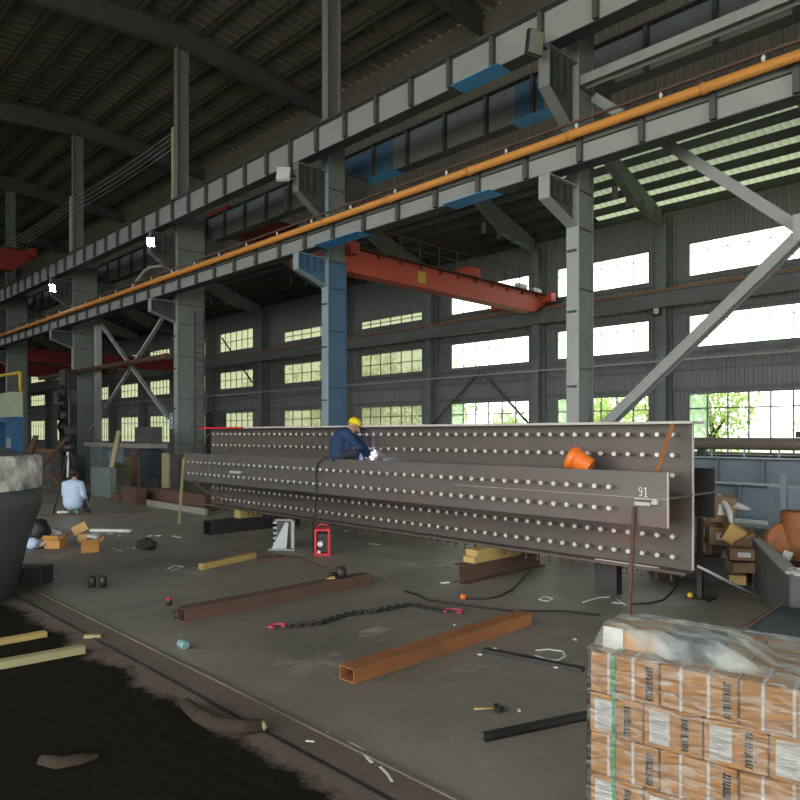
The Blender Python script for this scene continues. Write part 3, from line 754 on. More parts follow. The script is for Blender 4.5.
# props under and against the beam
tag(MB().bar(gp(629.5,616)+Vector((0,0,.0)), at(634,507,PY-.03), .035,.035).build('rusty_prop', M['rust_dark'], origin=gp(629.5,616)), 'rusty thin prop leaning on the right end of the beam', 'prop')
a = gp(179,523.5); tag(MB().bar(a, (BX0+.03,PY-.03,1.48), .05,.05).build('timber_prop', M['timber_pale'], origin=a), 'pale thin prop leaning on the far left end of the beam', 'prop')
a = at(672.5,425,WY-.17); b = at(657.5,473,PY+.06)
tag(MB().bar(Vector((a.x,WY-.17,2.10)), Vector((b.x,PY+.06,1.6)), .05,.012).build('rusty_flat_bar', M['rust'], origin=b), 'rusty flat bar leaning between top flange and front plate', 'bar')
a = Vector((BX1-.1,WY-.1,.47)); 
tag(MB().tube([Vector((BX1+.03,WY+.08,.50)), gp(771,604.5)+Vector((0,0,.02))], .016, 8).build('long_rod', M['jack'], origin=gp(771,604.5)), 'long pale rod sloping from the beam end to the floor', 'rod')
a = Vector((BX1-.17,RY2+.01,0))
g = thing('jack_stand', a, 'dark jack stand under the rear plate at the beam end', 'stand')
MB().box(a.x-.03,a.x+.03,a.y-.03,a.y+.03,.02,.99).build('post', M['black'], g); MB().box(a.x-.14,a.x+.14,a.y-.14,a.y+.14,0,.02).build('foot', M['black'], g)
lab(MB().lathe([(.03,.02),(.04,.05),(.02,.08)], (a.x-.08,a.y-.1,0), 8).build('knob', M['yellow'], g), 'small yellow knob')
# diagonal tie bars at left end
tag(MB().bar((BX0+.02,WY-.04,2.0),(BX0+.02,PY+.06,1.6),.03,.03).build('end_tie', M['rust_dark'], origin=(BX0,PY,1.6)), 'thin diagonal bar at the left end of the beam, above the shelf', 'bar')
tag(MB().bar((BX0+.25,PY+.06,.985),(BX0+.6,WY-.04,.5),.03,.03).build('end_tie', M['rust_dark'], origin=(BX0,PY,.5)), 'thin diagonal bar at the left end of the beam, below the front plate', 'bar')

# ================================================================== FLOOR STEEL
def hollow(x0, x1, y0, y1, z0, z1, t, name, m, label, cat, group=None):
    b = MB()
    b.box(x0,x1,y0,y1,z0,z0+t).box(x0,x1,y0,y1,z1-t,z1).box(x0,x0+t,y0,y1,z0+t,z1-t).box(x1-t,x1,y0,y1,z0+t,z1-t)
    return tag(b.build(name, m, origin=((x0+x1)/2,(y0+y1)/2,z0)), label, cat, group)
hollow(-4.37,-4.185,3.61,6.07,0.0,.118,.01,'rusty_box_tube',M['rust'],'orange-rusted hollow box tube in the middle foreground','box tube')
hollow(-6.98,-6.795,3.5,6.14,0.0,.145,.01,'rusty_box_tube',M['rust_dark'],'dark brown rusty box tube lying left of the orange-rusted one','box tube')
hollow(-12.62,-12.36,6.9,9.1,0.0,.27,.014,'black_box_tube',M['black'],'black square tube under the left part of the beam','box tube')
tag(MB().box(-12.6,-12.38,7.6,8.1,.27,.424).build('timber_block', M['timber'], origin=(-12.5,7.8,.27)), 'yellow timber block on the black square tube under the beam', 'block')
b = MB(); b.ibar((-6.0,7.02,.125),(-6.0,8.9,.125),.22,.25,.014); 
tag(b.build('support_beam', M['rust_dark'], origin=(-6,8,0)), 'short dark I-beam on the floor supporting the beam from below', 'beam')
for k, (dx, z, y0) in enumerate(((0,.25,7.25),(.0,.337,7.3))):
    tag(MB().box(-6.12+dx,-5.92+dx,y0,8.3,z,z+.085).build('timber_block', M['timber'], origin=(-6,7.8,z)), ['lower yellow timber plank on the short I-beam','upper yellow timber plank directly under the beam flange'][k], 'plank')
tag(MB().box(-4.5,-4.2,7.9,8.04,.0,.425).build('added_packer', M['black'], origin=(-4.3,8,0)), 'added block carrying the right end of the beam, black to match the shade there', 'block')  # support block added here; its black stands for the shade under the beam
# black rods on the floor
a = gp(484,652); b = gp(583,672)
tag(MB().bar(a+Vector((0,0,.02)), b+Vector((0,0,.02)), .07,.035).build('black_bar', M['black'], origin=a), 'black flat bar lying right of the rusty tube end', 'bar')
a = gp(484,741); b = gp(592,718)
tag(MB().ibar(a+Vector((0,0,.025)), b+Vector((0,0,.025)), .05,.05,.006).build('black_bar', M['black'], origin=a), 'black bar lying left of the wrapped pallet', 'bar')
# hammer
a = gp(474,711); b = gp(497,711)
g = thing('hammer', a, 'small hammer with a yellow handle on the floor', 'hammer')
MB().tube([a+Vector((0,0,.015)), b+Vector((0,0,.02))], .008, 8).build('handle', M['timber'], g)
d = (b-a).normalized(); s = Vector((-d.y,d.x,0))
MB().bar(b+s*.045+Vector((0,0,.022)), b-s*.045+Vector((0,0,.022)), .035,.035).bar(b, b+d*.05+Vector((0,0,.02)), .03,.03).build('head', M['black'], g)
# yellow timber left of centre
a = gp(201,570); b = gp(254,558.5)
tag(MB().bar(a+Vector((0,0,.05)), b+Vector((0,0,.05)), .1,.09).build('timber_beam', M['timber'], origin=a), 'yellow timber batten on the floor left of the red hoist', 'timber')
a = gp(258,562); b = gp(290,559)
tag(MB().bar(a+Vector((0,0,.03)), b+Vector((0,0,.03)), .12,.05).build('steel_offcut', M['rust_dark'], origin=a), 'small rusty offcut beyond the yellow batten', 'offcut')
a = gp(314,577); b = gp(331,572)
a = Vector((-6.9,5.55,.145)); tag(MB().box(-7.2,-6.99,5.2,5.3,0,.05).bar((-7.12,5.25,.05),(-6.9,5.62,.16),.05,.03).build('timber_offcut', M['timber'], origin=a), 'yellow wood offcut against the dark box tube', 'offcut')
a = Vector((-6.89,5.72,.145)); g = thing('black_fitting', a, 'black cylindrical fitting sitting on the dark box tube', 'fitting')
MB().lathe([(.07,0),(.07,.11),(.05,.12),(.05,.14)], a, 14).build('body', M['black'], g); MB().tube([a+Vector((0,-.07,.06)), a+Vector((0,-.2,.07))], .025, 8).build('spout', M['black'], g)
# galvanised plate jack
base = gp(284,549)
g = thing('plate_jack', base, 'grey galvanised jack with a toothed side, left of the red hoist', 'jack')
R = Matrix.Rotation(math.radians(44),3,'Z'); R3 = lambda p: Vector(base)+R@Vector(p)
b = MB()
b.prism([R3((-.17,0,.02)), R3((.17,0,.02)), R3((.15,0,.5)), R3((-.12,0,.5))], R@Vector((0,.02,0)))
b.build('side_plate', M['stiff'], g)
b = MB(); b.prism([R3((-.20,-.1,.02)), R3((.06,-.1,.02)), R3((.08,-.01,.46)), R3((.02,-.01,.46))], R@Vector((0,.02,0))); b.build('gusset', M['jack'], g)
b = MB(); b.obox(R3((-.02,0,.01)), (.46,.32,.02), R); b.obox(R3((0,0,.51)), (.3,.14,.02), R); b.obox(R3((.16,0,.26)), (.05,.1,.48), R); b.build('foot_and_cap', M['jack'], g)
b = MB()
for k in range(5): b.obox(R3((-.15,0,.1+.09*k)), (.07,.06,.035), R)
b.build('tooth', M['jack'], g)
# red hoist / device
base = gp(323,554.5)
g = thing('red_hoist', base, 'red framed machine on the floor under the beam', 'machine')
R3 = lambda p: Vector(base)+R@Vector(p)
b = MB()
b.obox(R3((-.11,0,.22)), (.035,.22,.42), R).obox(R3((.11,0,.22)), (.035,.22,.42), R).obox(R3((0,0,.02)), (.27,.26,.04), R).obox(R3((0,0,.42)), (.19,.2,.035), R)
b.build('frame', M['red'], g)
MB().obox(R3((0,.02,.2)), (.17,.16,.30), R).build('motor', M['black'], g)
MB().lathe([(.05,0),(.05,.05),(.03,.06)], R3((-.03,-.07,.19)), 12, axis=R@Matrix.Rotation(PI/2,3,'X')).lathe([(.03,0),(.03,.03)], R3((-.05,-.1,.06)), 10, axis=R@Matrix.Rotation(PI/2,3,'X')).build('drum', M['paper'], g)
MB().tube([R3((-.1,0,.44)),R3((-.06,0,.5)),R3((.06,0,.5)),R3((.1,0,.44))], .012, 6).build('handle', M['red'], g)
# chain with hooks
pix = [(285,628),(300,627),(320,625),(338,619),(355,615),(375,613),(395,609),(412,606),(425,609),(436,611),(446,614)]
cp = [gp(u,v) for u,v in pix]
def resample(pts, step):
    out = [pts[0].copy()]; acc = 0
    for a, b in zip(pts, pts[1:]):
        L = (b-a).length; t = step-acc
        while t <= L: out.append(a+(b-a)*(t/L)); t += step
        acc = (acc+L) % step
    return out
def chain(pts, name, label, r=.012, link=.045):
    g = thing(name, pts[0], label, 'chain')
    q = resample(pts, link*.75); m = MB()
    for i in range(len(q)-1):
        c = (q[i]+q[i+1])/2+Vector((0,0,.018)); d = (q[i+1]-q[i]).normalized(); sd = Vector((0,0,1)) if i % 2 else Vector((-d.y,d.x,0))
        loop = [c + d*link*.62*math.cos(a) + sd*link*.36*math.sin(a) for a in [2*PI*k/8 for k in range(9)]]
        m.tube(loop, r*.5, 5, caps=False)
    m.build('links', M['black'], g); return g
g = chain(cp, 'lifting_chain', 'dark lifting chain with pink hooks snaking over the floor', r=.022, link=.075)
def hook(c, rot, s=1.0):
    pts = []
    for k in range(11):
        a = math.radians(-60+300*k/10); pts.append(Vector(c)+Matrix.Rotation(rot,3,'Z')@Vector((.075*s*math.cos(a)*1.5, .075*s*math.sin(a), .025)))
    return pts
lab(MB().tube(hook(gp(453,613), .5), .016, 6).build('hook', M['pink'], g), 'pink hook at the right end')
lab(MB().tube(hook(gp(277,628), 1.2,.8), .016, 6).build('hook', M['pink'], g), 'pink hook at the left end')
# second thin wire/chain on the floor
pts = [gp(u,v)+Vector((0,0,.012)) for u,v in ((405,592),(418,596),(428,601),(440,603),(470,607),(510,612),(560,612),(600,616))]
tag(MB().tube(pts, .012, 6).build('floor_cable', M['rubber'], origin=pts[0]), 'dark cable running rightwards past the pink hook', 'cable')
pts = [gp(u,v)+Vector((0,0,.012)) for u,v in ((466,599.5),(485,600),(500,597),(513,590),(522,580),(530,571))]
g = thing('extension_cable', pts[0], 'thin black cable with an orange plug curving to the short I-beam', 'cable')
MB().tube(pts, .01, 6).build('cord', M['rubber'], g)
lab(MB().lathe([(.02,-.03),(.035,-.02),(.035,.02),(.02,.03)], gp(463,599.5)+Vector((0,0,.035)), 10).build('plug', M['orange'], g), 'orange plug')
pts = [gp(u,v)+Vector((0,0,.012)) for u,v in ((632,605),(650,604),(663,601),(672,592),(678,583))]
tag(MB().tube(pts, .01, 6).build('floor_cable', M['rubber'], origin=pts[0]), 'thin black cable curving from the rusty prop to beneath the beam end', 'cable')
pts = [gp(u,v)+Vector((0,0,.012)) for u,v in ((232,552),(260,553),(285,556),(300,558),(318,566),(335,573))]
tag(MB().tube(pts, .014, 6).build('floor_cable', M['rust_dark'], origin=pts[0]), 'brown cable on the floor between the yellow batten and the dark box tube', 'cable')
# white strapping scraps
scr = [
 ('looped white packing strap right of the rusty tube', [(536,651),(548,650),(563,652),(565,657),(558,661),(546,660),(535,656)], .02),
 ('small white square loop of strap beyond the rusty tube', [(539,600),(544,597),(553,599),(548,602),(539,600)], .018),
 ('white torn strap lying left of the rusty prop', [(583,603),(592,600),(600,598),(609,597.5)], .025),
 ('crumpled white strap at the foot of the rusty prop', [(612,603),(622,604),(618,600),(626,606)], .02),
 ('long curled white strap on the brown strip, lower centre', [(342,743),(352,745),(362,751),(368,760),(372,764)], .02),
 ('short curved white strap at the bottom centre', [(380,768),(387,775),(392,783)], .015),
 ('white bent strip on the dark earth, lower left', [(97,709),(108,706),(122,702),(140,703),(158,705)], .022),
 ('thin pale strip on the dark earth left of the white one', [(44,697),(60,693),(85,689)], .014),
 ('thin curved pale twig above the brown bark', [(88,764),(98,754),(112,750),(126,750),(138,753)], .015),
 ('white sliver on the floor near the cardboard boxes', [(111,548),(116,550),(122,552)], .03),
 ('white strip beside the dark clump on the floor', [(133,549),(138,546)], .03),
 ('flat pale ring of strap on the dark floor', [(98,579),(106,577),(115,578),(112,581),(102,581),(98,579)], .03),
 ('white scrap in front of the yellow batten', [(168,569),(175,566),(184,567),(172,571)], .03),
 ('white flake beside the red hoist, under the beam', [(368,544),(380,545)], .03),
 ('pale curved strap in front of the short I-beam', [(435,566),(442,568),(450,567)], .02),
 ('small white strap piece left of the lower strap curl', [(306,742),(314,743)], .02),
]
for lb, pp, w in scr:
    pts = [gp(u,v)+Vector((0,0,.008)) for u,v in pp]
    if pp[0][1] > 640 and pp[0][0] < 200:
        pts = [gp(u,v,-.03)+Vector((0,0,.0)) for u,v in pp]
    m = MB()
    for a, b in zip(pts, pts[1:]):
        m.bar(a, b+(b-a).normalized()*.002, w, .006)
    tag(m.build('strap_scrap', M['paper'] if 'pale' not in lb else M['table'], origin=pts[0]), lb, 'strap')
# white litter flakes
fk = None
flakes = [(110,534),(119,536),(150,536),(158,536),(174,536.5),(179,537.5),(346,531),(445,583),(545,601),(556,668),(519,711),(243,694),(326,734),(575,640),(480,655),(495,649),(455,625),(508,654)]
for i, (u, v) in enumerate(flakes):
    c = gp(u, v)
    m = MB(); rot = Euler((0,0,random.uniform(0,3))).to_matrix(); sz = .035 if v > 600 else .12
    m.obox(c+Vector((0,0,.006)), (sz,sz*.5,.01), rot)
    o = m.build('paper_scrap', M['paper'], origin=c)
    tag(o, 'tiny white paper scrap lying on the dusty floor', 'scrap', 'paper scraps on the floor')
# long white strip by boxes
a = gp(91,531.5); b = gp(131,532)
tag(MB().bar(a+Vector((0,0,.03)), b+Vector((0,0,.03)), .12,.05).build('white_batten', M['paper'], origin=a), 'long white batten right of the yellow cartons', 'batten')
# dark clump and small items
c = gp(147,549); tag(MB().blob(c+Vector((0,0,.08)), (.22,.14,.1), 5).build('scrap_clump', M['black'], origin=c), 'dark clump of scrap on the floor behind the flat ring', 'scrap')
c = gp(92,587)
g = thing('dark_bottle', c, 'small pair of dark cans on the floor, lower left', 'can')
MB().lathe([(.05,0),(.05,.12),(.03,.14)], c, 12).build('can', M['black'], g); MB().lathe([(.05,0),(.05,.13),(.03,.15)], c+Vector((.1,.1,0)), 12).build('can', M['black'], g)
c = gp(169,605); g = thing('red_cap_can', c, 'small black can with a red top near the dark tube end', 'can')
MB().lathe([(.03,0),(.035,.05),(.03,.06)], c, 12).build('body', M['black'], g); MB().lathe([(.026,.06),(.022,.09)], c, 12).build('cap', M['red'], g)
c = gp(178,618); tag(MB().blob(c+Vector((0,0,.04)), (.07,.05,.045), 9, n=2).build('black_lump', M['black'], origin=c), 'black lump at the near end of the dark box tube', 'lump')
c = gp(183,648.5); tag(MB().lathe([(.035,-.06),(.04,-.05),(.04,.05),(.035,.06)], c+Vector((0,0,.04)), 10, axis=Matrix.Rotation(PI/2,3,'Y')@Matrix.Identity(3)).build('aqua_tube', M['aqua'], origin=c), 'small pale aqua plastic tube left of the steel strip', 'tube')
# white powder stains are part of the floor: thin decals built as irregular flat patches
def patch(pp, label, m='chalkdust'):
    b = MB(); pts = [gp(u,v)+Vector((0,0,.003)) for u,v in pp]
    b.prism(pts, (0,0,.002)); tag(b.build('dust_patch', M[m], origin=pts[0]), label, 'dust', kind='stuff')
M['chalkdust'] = mat('chalk_dust', (.42,.40,.36), (.20,.188,.165), rough=.95, scale=9, contrast=1)
def splat(u0, v0, u1, v1, wid, n, label, seed):
    rnd = random.Random(seed); b = MB(); A_ = gp(u0,v0); B_ = gp(u1,v1)
    for i in range(n):
        f = rnd.random(); c = A_.lerp(B_, f)+Vector((rnd.gauss(0,wid),rnd.gauss(0,wid),.002+.0004*i)); R_ = wid*rnd.uniform(.25,.8); th = rnd.uniform(0,6)
        d = (B_-A_).normalized(); e = Vector((-d.y,d.x,0)); pts = []
        for k in range(22):
            a = 2*PI*k/22; rr = R_*(1+.35*math.sin(3*a+th)+.2*math.sin(7*a+2*th)+rnd.uniform(-.12,.12)); pts.append(c+d*rr*1.9*math.cos(a)+e*rr*.8*math.sin(a))
        b.prism(pts, (0,0,.0003))
    tag(b.build('dust_patch', M['chalkdust'], origin=A_), label, 'dust', kind='stuff')
splat(342,619,398,604,.045,16,'pale dust streak beside the lifting chain',1)
splat(368,633,392,627,.06,12,'pale dust patch below the lifting chain',2)
splat(452,672,494,665,.05,14,'pale scratched patch right of the orange-rusted tube',3)
splat(500,560,560,575,.12,10,'pale dusty patch on the floor before the short I-beam',4)
# wood at lower left
a = gp(-30,676,-.02); b = gp(84,654.5,-.02)
tag(MB().bar(a+Vector((0,0,.05)), b+Vector((0,0,.05)), .10,.07).build('pale_plank', M['timber_pale'], origin=a), 'pale timber plank lying on the dark earth at left', 'plank')
a = gp(-30,652,-.02); b = gp(46,638,-.02)
tag(MB().bar(a+Vector((0,0,.04)), b+Vector((0,0,.04)), .09,.06).build('yellow_plank', M['timber'], origin=a), 'yellowish broken plank behind the pale one', 'plank')
pts = [gp(u,v)+Vector((0,0,.05)) for u,v in ((186,711),(198,722),(215,731),(238,735),(262,733))]
g = thing('bark_log', pts[0], 'brown bark branch with pale cut ends at the slab edge', 'branch')
MB().tube(pts, [.045,.05,.055,.05,.04], 10).build('bark', M['bark'], g)
MB().tube([pts[-1], pts[-1]+Vector((.012,.02,.01))], [.04,.025], 10).build('cut_end', M['timber_pale'], g)
MB().tube([pts[0], pts[0]+Vector((-.012,-.016,.01))], [.045,.03], 10).build('cut_end', M['timber_pale'], g)
pts = [gp(u,v,-.04)+Vector((0,0,.04)) for u,v in ((42,768),(60,772),(80,768),(98,763))]
tag(MB().tube(pts, [.04,.05,.045,.02], 10).build('bark_piece', M['bark'], origin=pts[0]), 'dark brown piece of bark on the earth, lower left', 'bark')
a = gp(93,638); tag(MB().obox(a+Vector((0,0,.02)), (.16,.06,.03), Euler((0,0,.9)).to_matrix()).build('wood_chip', M['timber_pale'], origin=a), 'small pale wood chip beyond the plank end', 'chip')

# ================================================================== DRUM AT LEFT
c = dp(-77, 600, 8.3); c.z = 0
RR = 1.27
g = thing('grey_vessel', c, 'big slate grey tapered vessel at the left edge', 'vessel')
MB().lathe([(.93,0),(.98,.02),(1.11,.62),(RR,1.1),(RR,1.33)], c, 64).build('shell', M['drum'], g)
lab(MB().lathe([(RR-.02,1.33),(RR+.005,1.34),(RR+.005,1.70),(RR-.02,1.73),(RR-.06,1.74)], c, 64).build('rim_band', M['drumband'], g), 'mottled white rim band')
MB().lathe([(RR-.07,1.74),(.9,1.80),(.55,1.98),(.2,2.02)], c, 48).build('lid', M['drum'], g)

# ================================================================== CARTONS AND BAGS AT LEFT
def carton(c, sx, sy, sz, rz, label, m='card', tilt=0, flaps=True, name='carton'):
    g = thing(name, c, label, 'box'); Rr = Euler((tilt,0,rz)).to_matrix(); P = lambda p: Vector(c)+Rr@Vector(p); t = .006
    b = MB()
    b.obox(P((0,0,t/2)),(sx,sy,t),Rr).obox(P((0,-sy/2,sz/2)),(sx,t,sz),Rr).obox(P((0,sy/2,sz/2)),(sx,t,sz),Rr).obox(P((-sx/2,0,sz/2)),(t,sy,sz),Rr).obox(P((sx/2,0,sz/2)),(t,sy,sz),Rr)
    if not flaps: b.obox(P((0,0,sz)),(sx,sy,t),Rr)
    b.build('body', M[m], g)
    if flaps:
        b = MB(); R2 = Rr@Matrix.Rotation(-.9,3,'X'); b.obox(P((0,-sy/2-.06,sz+.03)),(sx,t,sy*.4),R2); R4 = Rr@Matrix.Rotation(.7,3,'Y'); b.obox(P((sx/2+.06,0,sz+.04)),(t,sy,sx*.3),R4)
        b.build('flap', M[m], g)
    else:
        lab(MB().obox(P((0,0,sz+.004)),(sx*1.0,.05,.003),Rr).build('tape', M['table'], g), 'pale tape')
    return g
R44 = math.radians(44)
carton(gp(55,547.5), .27, .22, .17, R44, 'open brown carton full of white plastic beside the black bag')
c = gp(54,543)+Vector((0,0,.19)); tag(MB().blob(c, (.17,.13,.09), 3, .3).build('plastic_bag', M['foam'], origin=c), 'crumpled white plastic bag on top of the open brown carton', 'bag')
carton(gp(90,551.5), .26, .24, .16, R44+.5, 'brown carton with a white lining, front one of the yellow carton group')
c = gp(92,546)+Vector((.02,.05,.17)); tag(MB().blob(c, (.17,.12,.05), 8, .25).build('white_sheet', M['foam'], origin=c), 'white sheet spilling from the front carton of the group', 'sheet')
carton(gp(84,541.5), .17, .14, .15, R44, 'small yellow carton under the tilted one', 'card_y', flaps=False)
carton(gp(82.5,541.5)+Vector((.0,.0,.17)), .25, .15, .16, R44, 'tilted yellow carton perched on the small one', 'card_y', tilt=.0, flaps=False)
bpy.context.view_layer.update()
o = [x for x in COL.objects if x.get('label') == 'tilted yellow carton perched on the small one'][0]; o.rotation_euler = (0.25, -.45, .3)
c = gp(37,545); tag(MB().blob(c+Vector((0,0,.24)), (.22,.22,.25), 12, .15).build('bin_bag', M['rubber'], origin=c), 'shiny black rubbish bag behind the grey vessel', 'bag')
c = gp(33,549); tag(MB().blob(c+Vector((0,0,.1)), (.11,.1,.11), 13, .15).build('small_bag', mat('bag_blue_white', (.45,.58,.8), rough=.4), origin=c), 'small pale blue plastic bag beside the vessel', 'bag')
c = gp(41,548); tag(MB().blob(c+Vector((0,0,.08)), (.12,.1,.08), 14, .25).build('small_bag', M['foam'], origin=c), 'small white crumpled bag between the pale blue bag and the carton', 'bag')
c = gp(32,584); tag(MB().obox(c+Vector((0,0,.12)), (.42,.3,.24), Euler((0,0,R44)).to_matrix()).build('steel_block', M['black'], origin=c, bevel=.01), 'black steel block right of the vessel foot', 'block')

# ================================================================== BACKGROUND LEFT
FR = Euler((0,0,0)).to_matrix()
def bx(u0, u1, vt, vb, t, dep, name, m, label, cat, ground=None, rot=None, extra=None):
    """box facing the hall axis, its front face spanning the given pixels at the given depth along a wall parallel to X"""
    Y = dp((u0+u1)/2, HY, t).y
    p0 = at(u0, vb, Y); p1 = at(u1, vt, Y)
    z0 = p0.z if ground is None else ground; z1 = at((u0+u1)/2, vt, Y).z
    return tag(MB().box(p0.x, p1.x, Y, Y+dep, z0, z1).build(name, M[m], origin=((p0.x+p1.x)/2, Y, z0), bevel=.01), label, cat)
# work table
Y = dp(124,HY,25.5).y
g = thing('work_table', (at(124,440,Y).x,Y+.8,0), 'long heavy grey worktable behind the seated person', 'table')
xa, xb = atx(84,Y), atx(151,Y)
MB().box(xa,xb,Y,Y+.6,1.5,1.66).build('tabletop', M['table'], g)
MB().box(atx(90,Y+.1),atx(102,Y+.1),Y+.1,Y+.5,0,1.5).build('leg', M['teal'], g)
MB().box(atx(142,Y+.1),atx(149,Y+.1),Y+.1,Y+.5,0,1.5).build('leg', M['navy'], g)
MB().box(atx(104,Y+.3),atx(122,Y+.3),Y+.3,Y+.36,.9,1.5).build('apron', M['primer'], g)
bx(135,152,427,438,26,.4,'steel_case','stiff','grey steel case standing on the worktable','case',ground=1.66)
bx(140,152,450,491,25,.4,'navy_cabinet','navy','dark navy cabinet under the worktable','cabinet',ground=0)
bx(91,110,467,488,22,.2,'plate_bin','teal','grey-green steel bin in front of the worktable','bin',ground=0)
a = dp(110,467,21.9); b = dp(119,431,22.6)
a.z = .7; tag(MB().bar(a,b,.14,.06).build('leaning_timber', M['timber_pale'], origin=a), 'pale timber leaning across the grey-green bin', 'timber')
bx(131,134.5,451,491,23,.1,'rusty_post','rust_dark','rusty upright post in front of the worktable','post',ground=0)
bx(161.5,168,453,492,22,.08,'yellow_post','timber_pale','yellow-brown upright board beside the ladder column','board',ground=0)
bx(172,182,455,492,23,.2,'steel_sheet','stiff','dark grey panel right of the yellow-brown board','panel',ground=0)
bx(143,158,478,492,23.2,.3,'steel_bin','navy','dark blue-grey bin left of the yellow-brown board','bin',ground=0)
# brown steel blocks and the plate stack
Y0 = gp(130,512).y
def row(u0,u1,vt,vb,Y,dep,name,m,label,cat): 
    p0 = at(u0,vb,Y); p1 = at(u1,vt,Y)
    return tag(MB().box(p0.x,p1.x,Y,Y+dep,max(p0.z,0),p1.z).build(name,M[m],origin=((p0.x+p1.x)/2,Y,max(p0.z,0)),bevel=.01),label,cat)
row(112,118,494,507,8.4,.2,'steel_block','rust_dark','rusty brown block left end of the block row','block')
row(122,136,488,509,8.3,.3,'steel_block','rust_dark','brown block with a lit end in the block row','block')
row(146,205,495,508,8.9,.35,'plate_stack','rust_dark','long brown plate stack left of the beam','plates')
g2 = row(146,206,509,512.5,8.5,.08,'white_pipe','table','thin pale pipe along the foot of the plate stack','pipe')
row(96,107,488,505,10.2,.3,'rusty_crate','card_d','brown crate right of the seated person','crate')
row(40,52,485,503,9.2,.25,'olive_crate','teal','olive crate with a white sheet left of the seated person','crate')
a = at(47,490,9.17); tag(MB().box(a.x-.08,a.x+.12,9.17,9.18,a.z-.16,a.z+.2).build('paper_sheet', M['paper'], origin=a), 'white sheet fixed to the olive crate', 'sheet')
row(88,96,478,490,12,.5,'steel_bin','teal','small grey bin behind the seated person','bin')
a = gp(53,512); b = gp(120,514)
tag(MB().bar(gp(40,517)+Vector((0,0,.015)), gp(150,513)+Vector((0,0,.015)), .1,.03).build('floor_batten', M['rust_dark'], origin=gp(40,517)), 'long thin brown batten on the floor behind the seated person', 'batten')
for k,(p,q,lb) in enumerate((((23,470),(36,436),'slanted brown plank right of the vessel lid'),((40,468),(68,437),'slanted long brown plank left of the tripod'),((64,488),(50,470),'short dark plank below the slanted planks'))):
    a = dp(p[0],p[1],23+k*.3); b = dp(q[0],q[1],24+k*.3)
    if k == 2: a = dp(64,488,21.5); b = dp(50,470,22)
    a = b+(a-b)*(b.z/(b.z-a.z))
    tag(MB().bar(a,b,.16,.08).build('slanted_plank', M['rust_dark'], origin=a), lb, 'plank')
bx(32,50,452,490,27,.4,'dark_machine','stiff','dark squat machine body behind the slanted planks','machine',ground=0)
bx(36,48,449,452.2,27,.3,'rusty_tray','rust','rusty tray on the dark squat machine','tray')
# machine with pale green cabinet
Y = dp(12,HY,27).y
g = thing('tall_machine', (atx(5,Y),Y,0), 'tall blue framed machine with a pale green cabinet at left', 'machine')
xa, xb = atx(-16,Y), atx(12,Y)
z = lambda v: at(10,v,Y).z
MB().box(xa,xb,Y,Y+.4,z(417),z(392)).build('cabinet', M['green_box'], g, bevel=.02)
b = MB(); b.box(xa,xb+.1,Y-.05,Y+.45,z(422),z(417))
b.box(atx(5,Y),xb,Y,Y+.4,z(452),z(422)).box(xa,atx(-6,Y),Y,Y+.4,z(452),z(422)).box(xa,xb,Y,Y+.4,z(453.5),z(452)); b.build('frame', M['blue_mach'], g)
MB().box(xa,xb,Y,Y+.4,0,z(453.5)).build('base', M['navy'], g)
lab(MB().box(atx(7,Y),atx(10.5,Y),Y-.02,Y,z(448),z(438)).build('label_plate', M['primer_l'], g),'pale label plate')
b = MB(); b.tube([(xa,Y+.1,z(392)),(xa,Y+.1,z(372.5)),(atx(12,Y),Y+.3,z(372.5)),(atx(12,Y),Y+.3,z(392))], .07, 8); b.build('guard_rail', M['yellow'], g)
# dark silhouettes: lathe machines/steelwork between columns
g = thing('drill_rig', dp(62,HY,30), 'dark drilling rig with chains between the far columns', 'machine')
g['_o'] = tuple(dp(62,HY,30)); c = dp(62,HY,30)
b = MB(); b.box(c.x-.35,c.x+.35,c.y,c.y+.5,0,4.8); b.build('mast', M['black'], g)
MB().box(c.x-1.1,c.x+.4,c.y,c.y+.5,3.3,3.9).build('carriage', M['stiff'], g); b = MB(); b.box(c.x-.8,c.x+.8,c.y-.2,c.y+.7,0,1.1); b.build('base', M['stiff'], g)
b = MB()
for k in range(6): b.blob((c.x+.5+random.uniform(-.2,.3), c.y-.1, 1.3+.5*k), (.28,.2,.25), k, .3, 2)
b.build('hanging_hoses', M['black'], g)
# crates and steel in the far aisle seen between columns and the beam top
row(206,214,412,530,14.9,.6,'steel_stack','dark','dark stacked steel behind the left end of the beam','stack')

# ================================================================== RIGHT BACKGROUND
def stiff_girder(y, zb, zt, x0, x1, label, step=.95, name='primed_girder'):
    g = thing(name, ((x0+x1)/2,y,zb), label, 'girder')
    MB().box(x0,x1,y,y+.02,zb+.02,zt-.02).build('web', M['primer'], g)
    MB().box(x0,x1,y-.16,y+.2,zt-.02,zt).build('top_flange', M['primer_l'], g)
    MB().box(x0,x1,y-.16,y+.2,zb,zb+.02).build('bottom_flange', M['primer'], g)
    s0 = None; n = int((x1-x0)/step)
    for k in range(n):
        x = x0+.4+k*step
        if s0 is None: s0 = MB().box(x-.01,x+.01,y-.13,y,zb+.02,zt-.02).build('stiffener', M['primer'], g)
        else: link_copy(s0, (k*step,0,0), g)
    return g
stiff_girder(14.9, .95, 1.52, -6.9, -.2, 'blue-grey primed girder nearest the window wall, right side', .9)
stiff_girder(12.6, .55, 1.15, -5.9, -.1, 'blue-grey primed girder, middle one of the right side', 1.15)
stiff_girder(11.1, .12, .62, -4.9, -.3, 'blue-grey primed girder, lowest and nearest of the right side', 1.6)
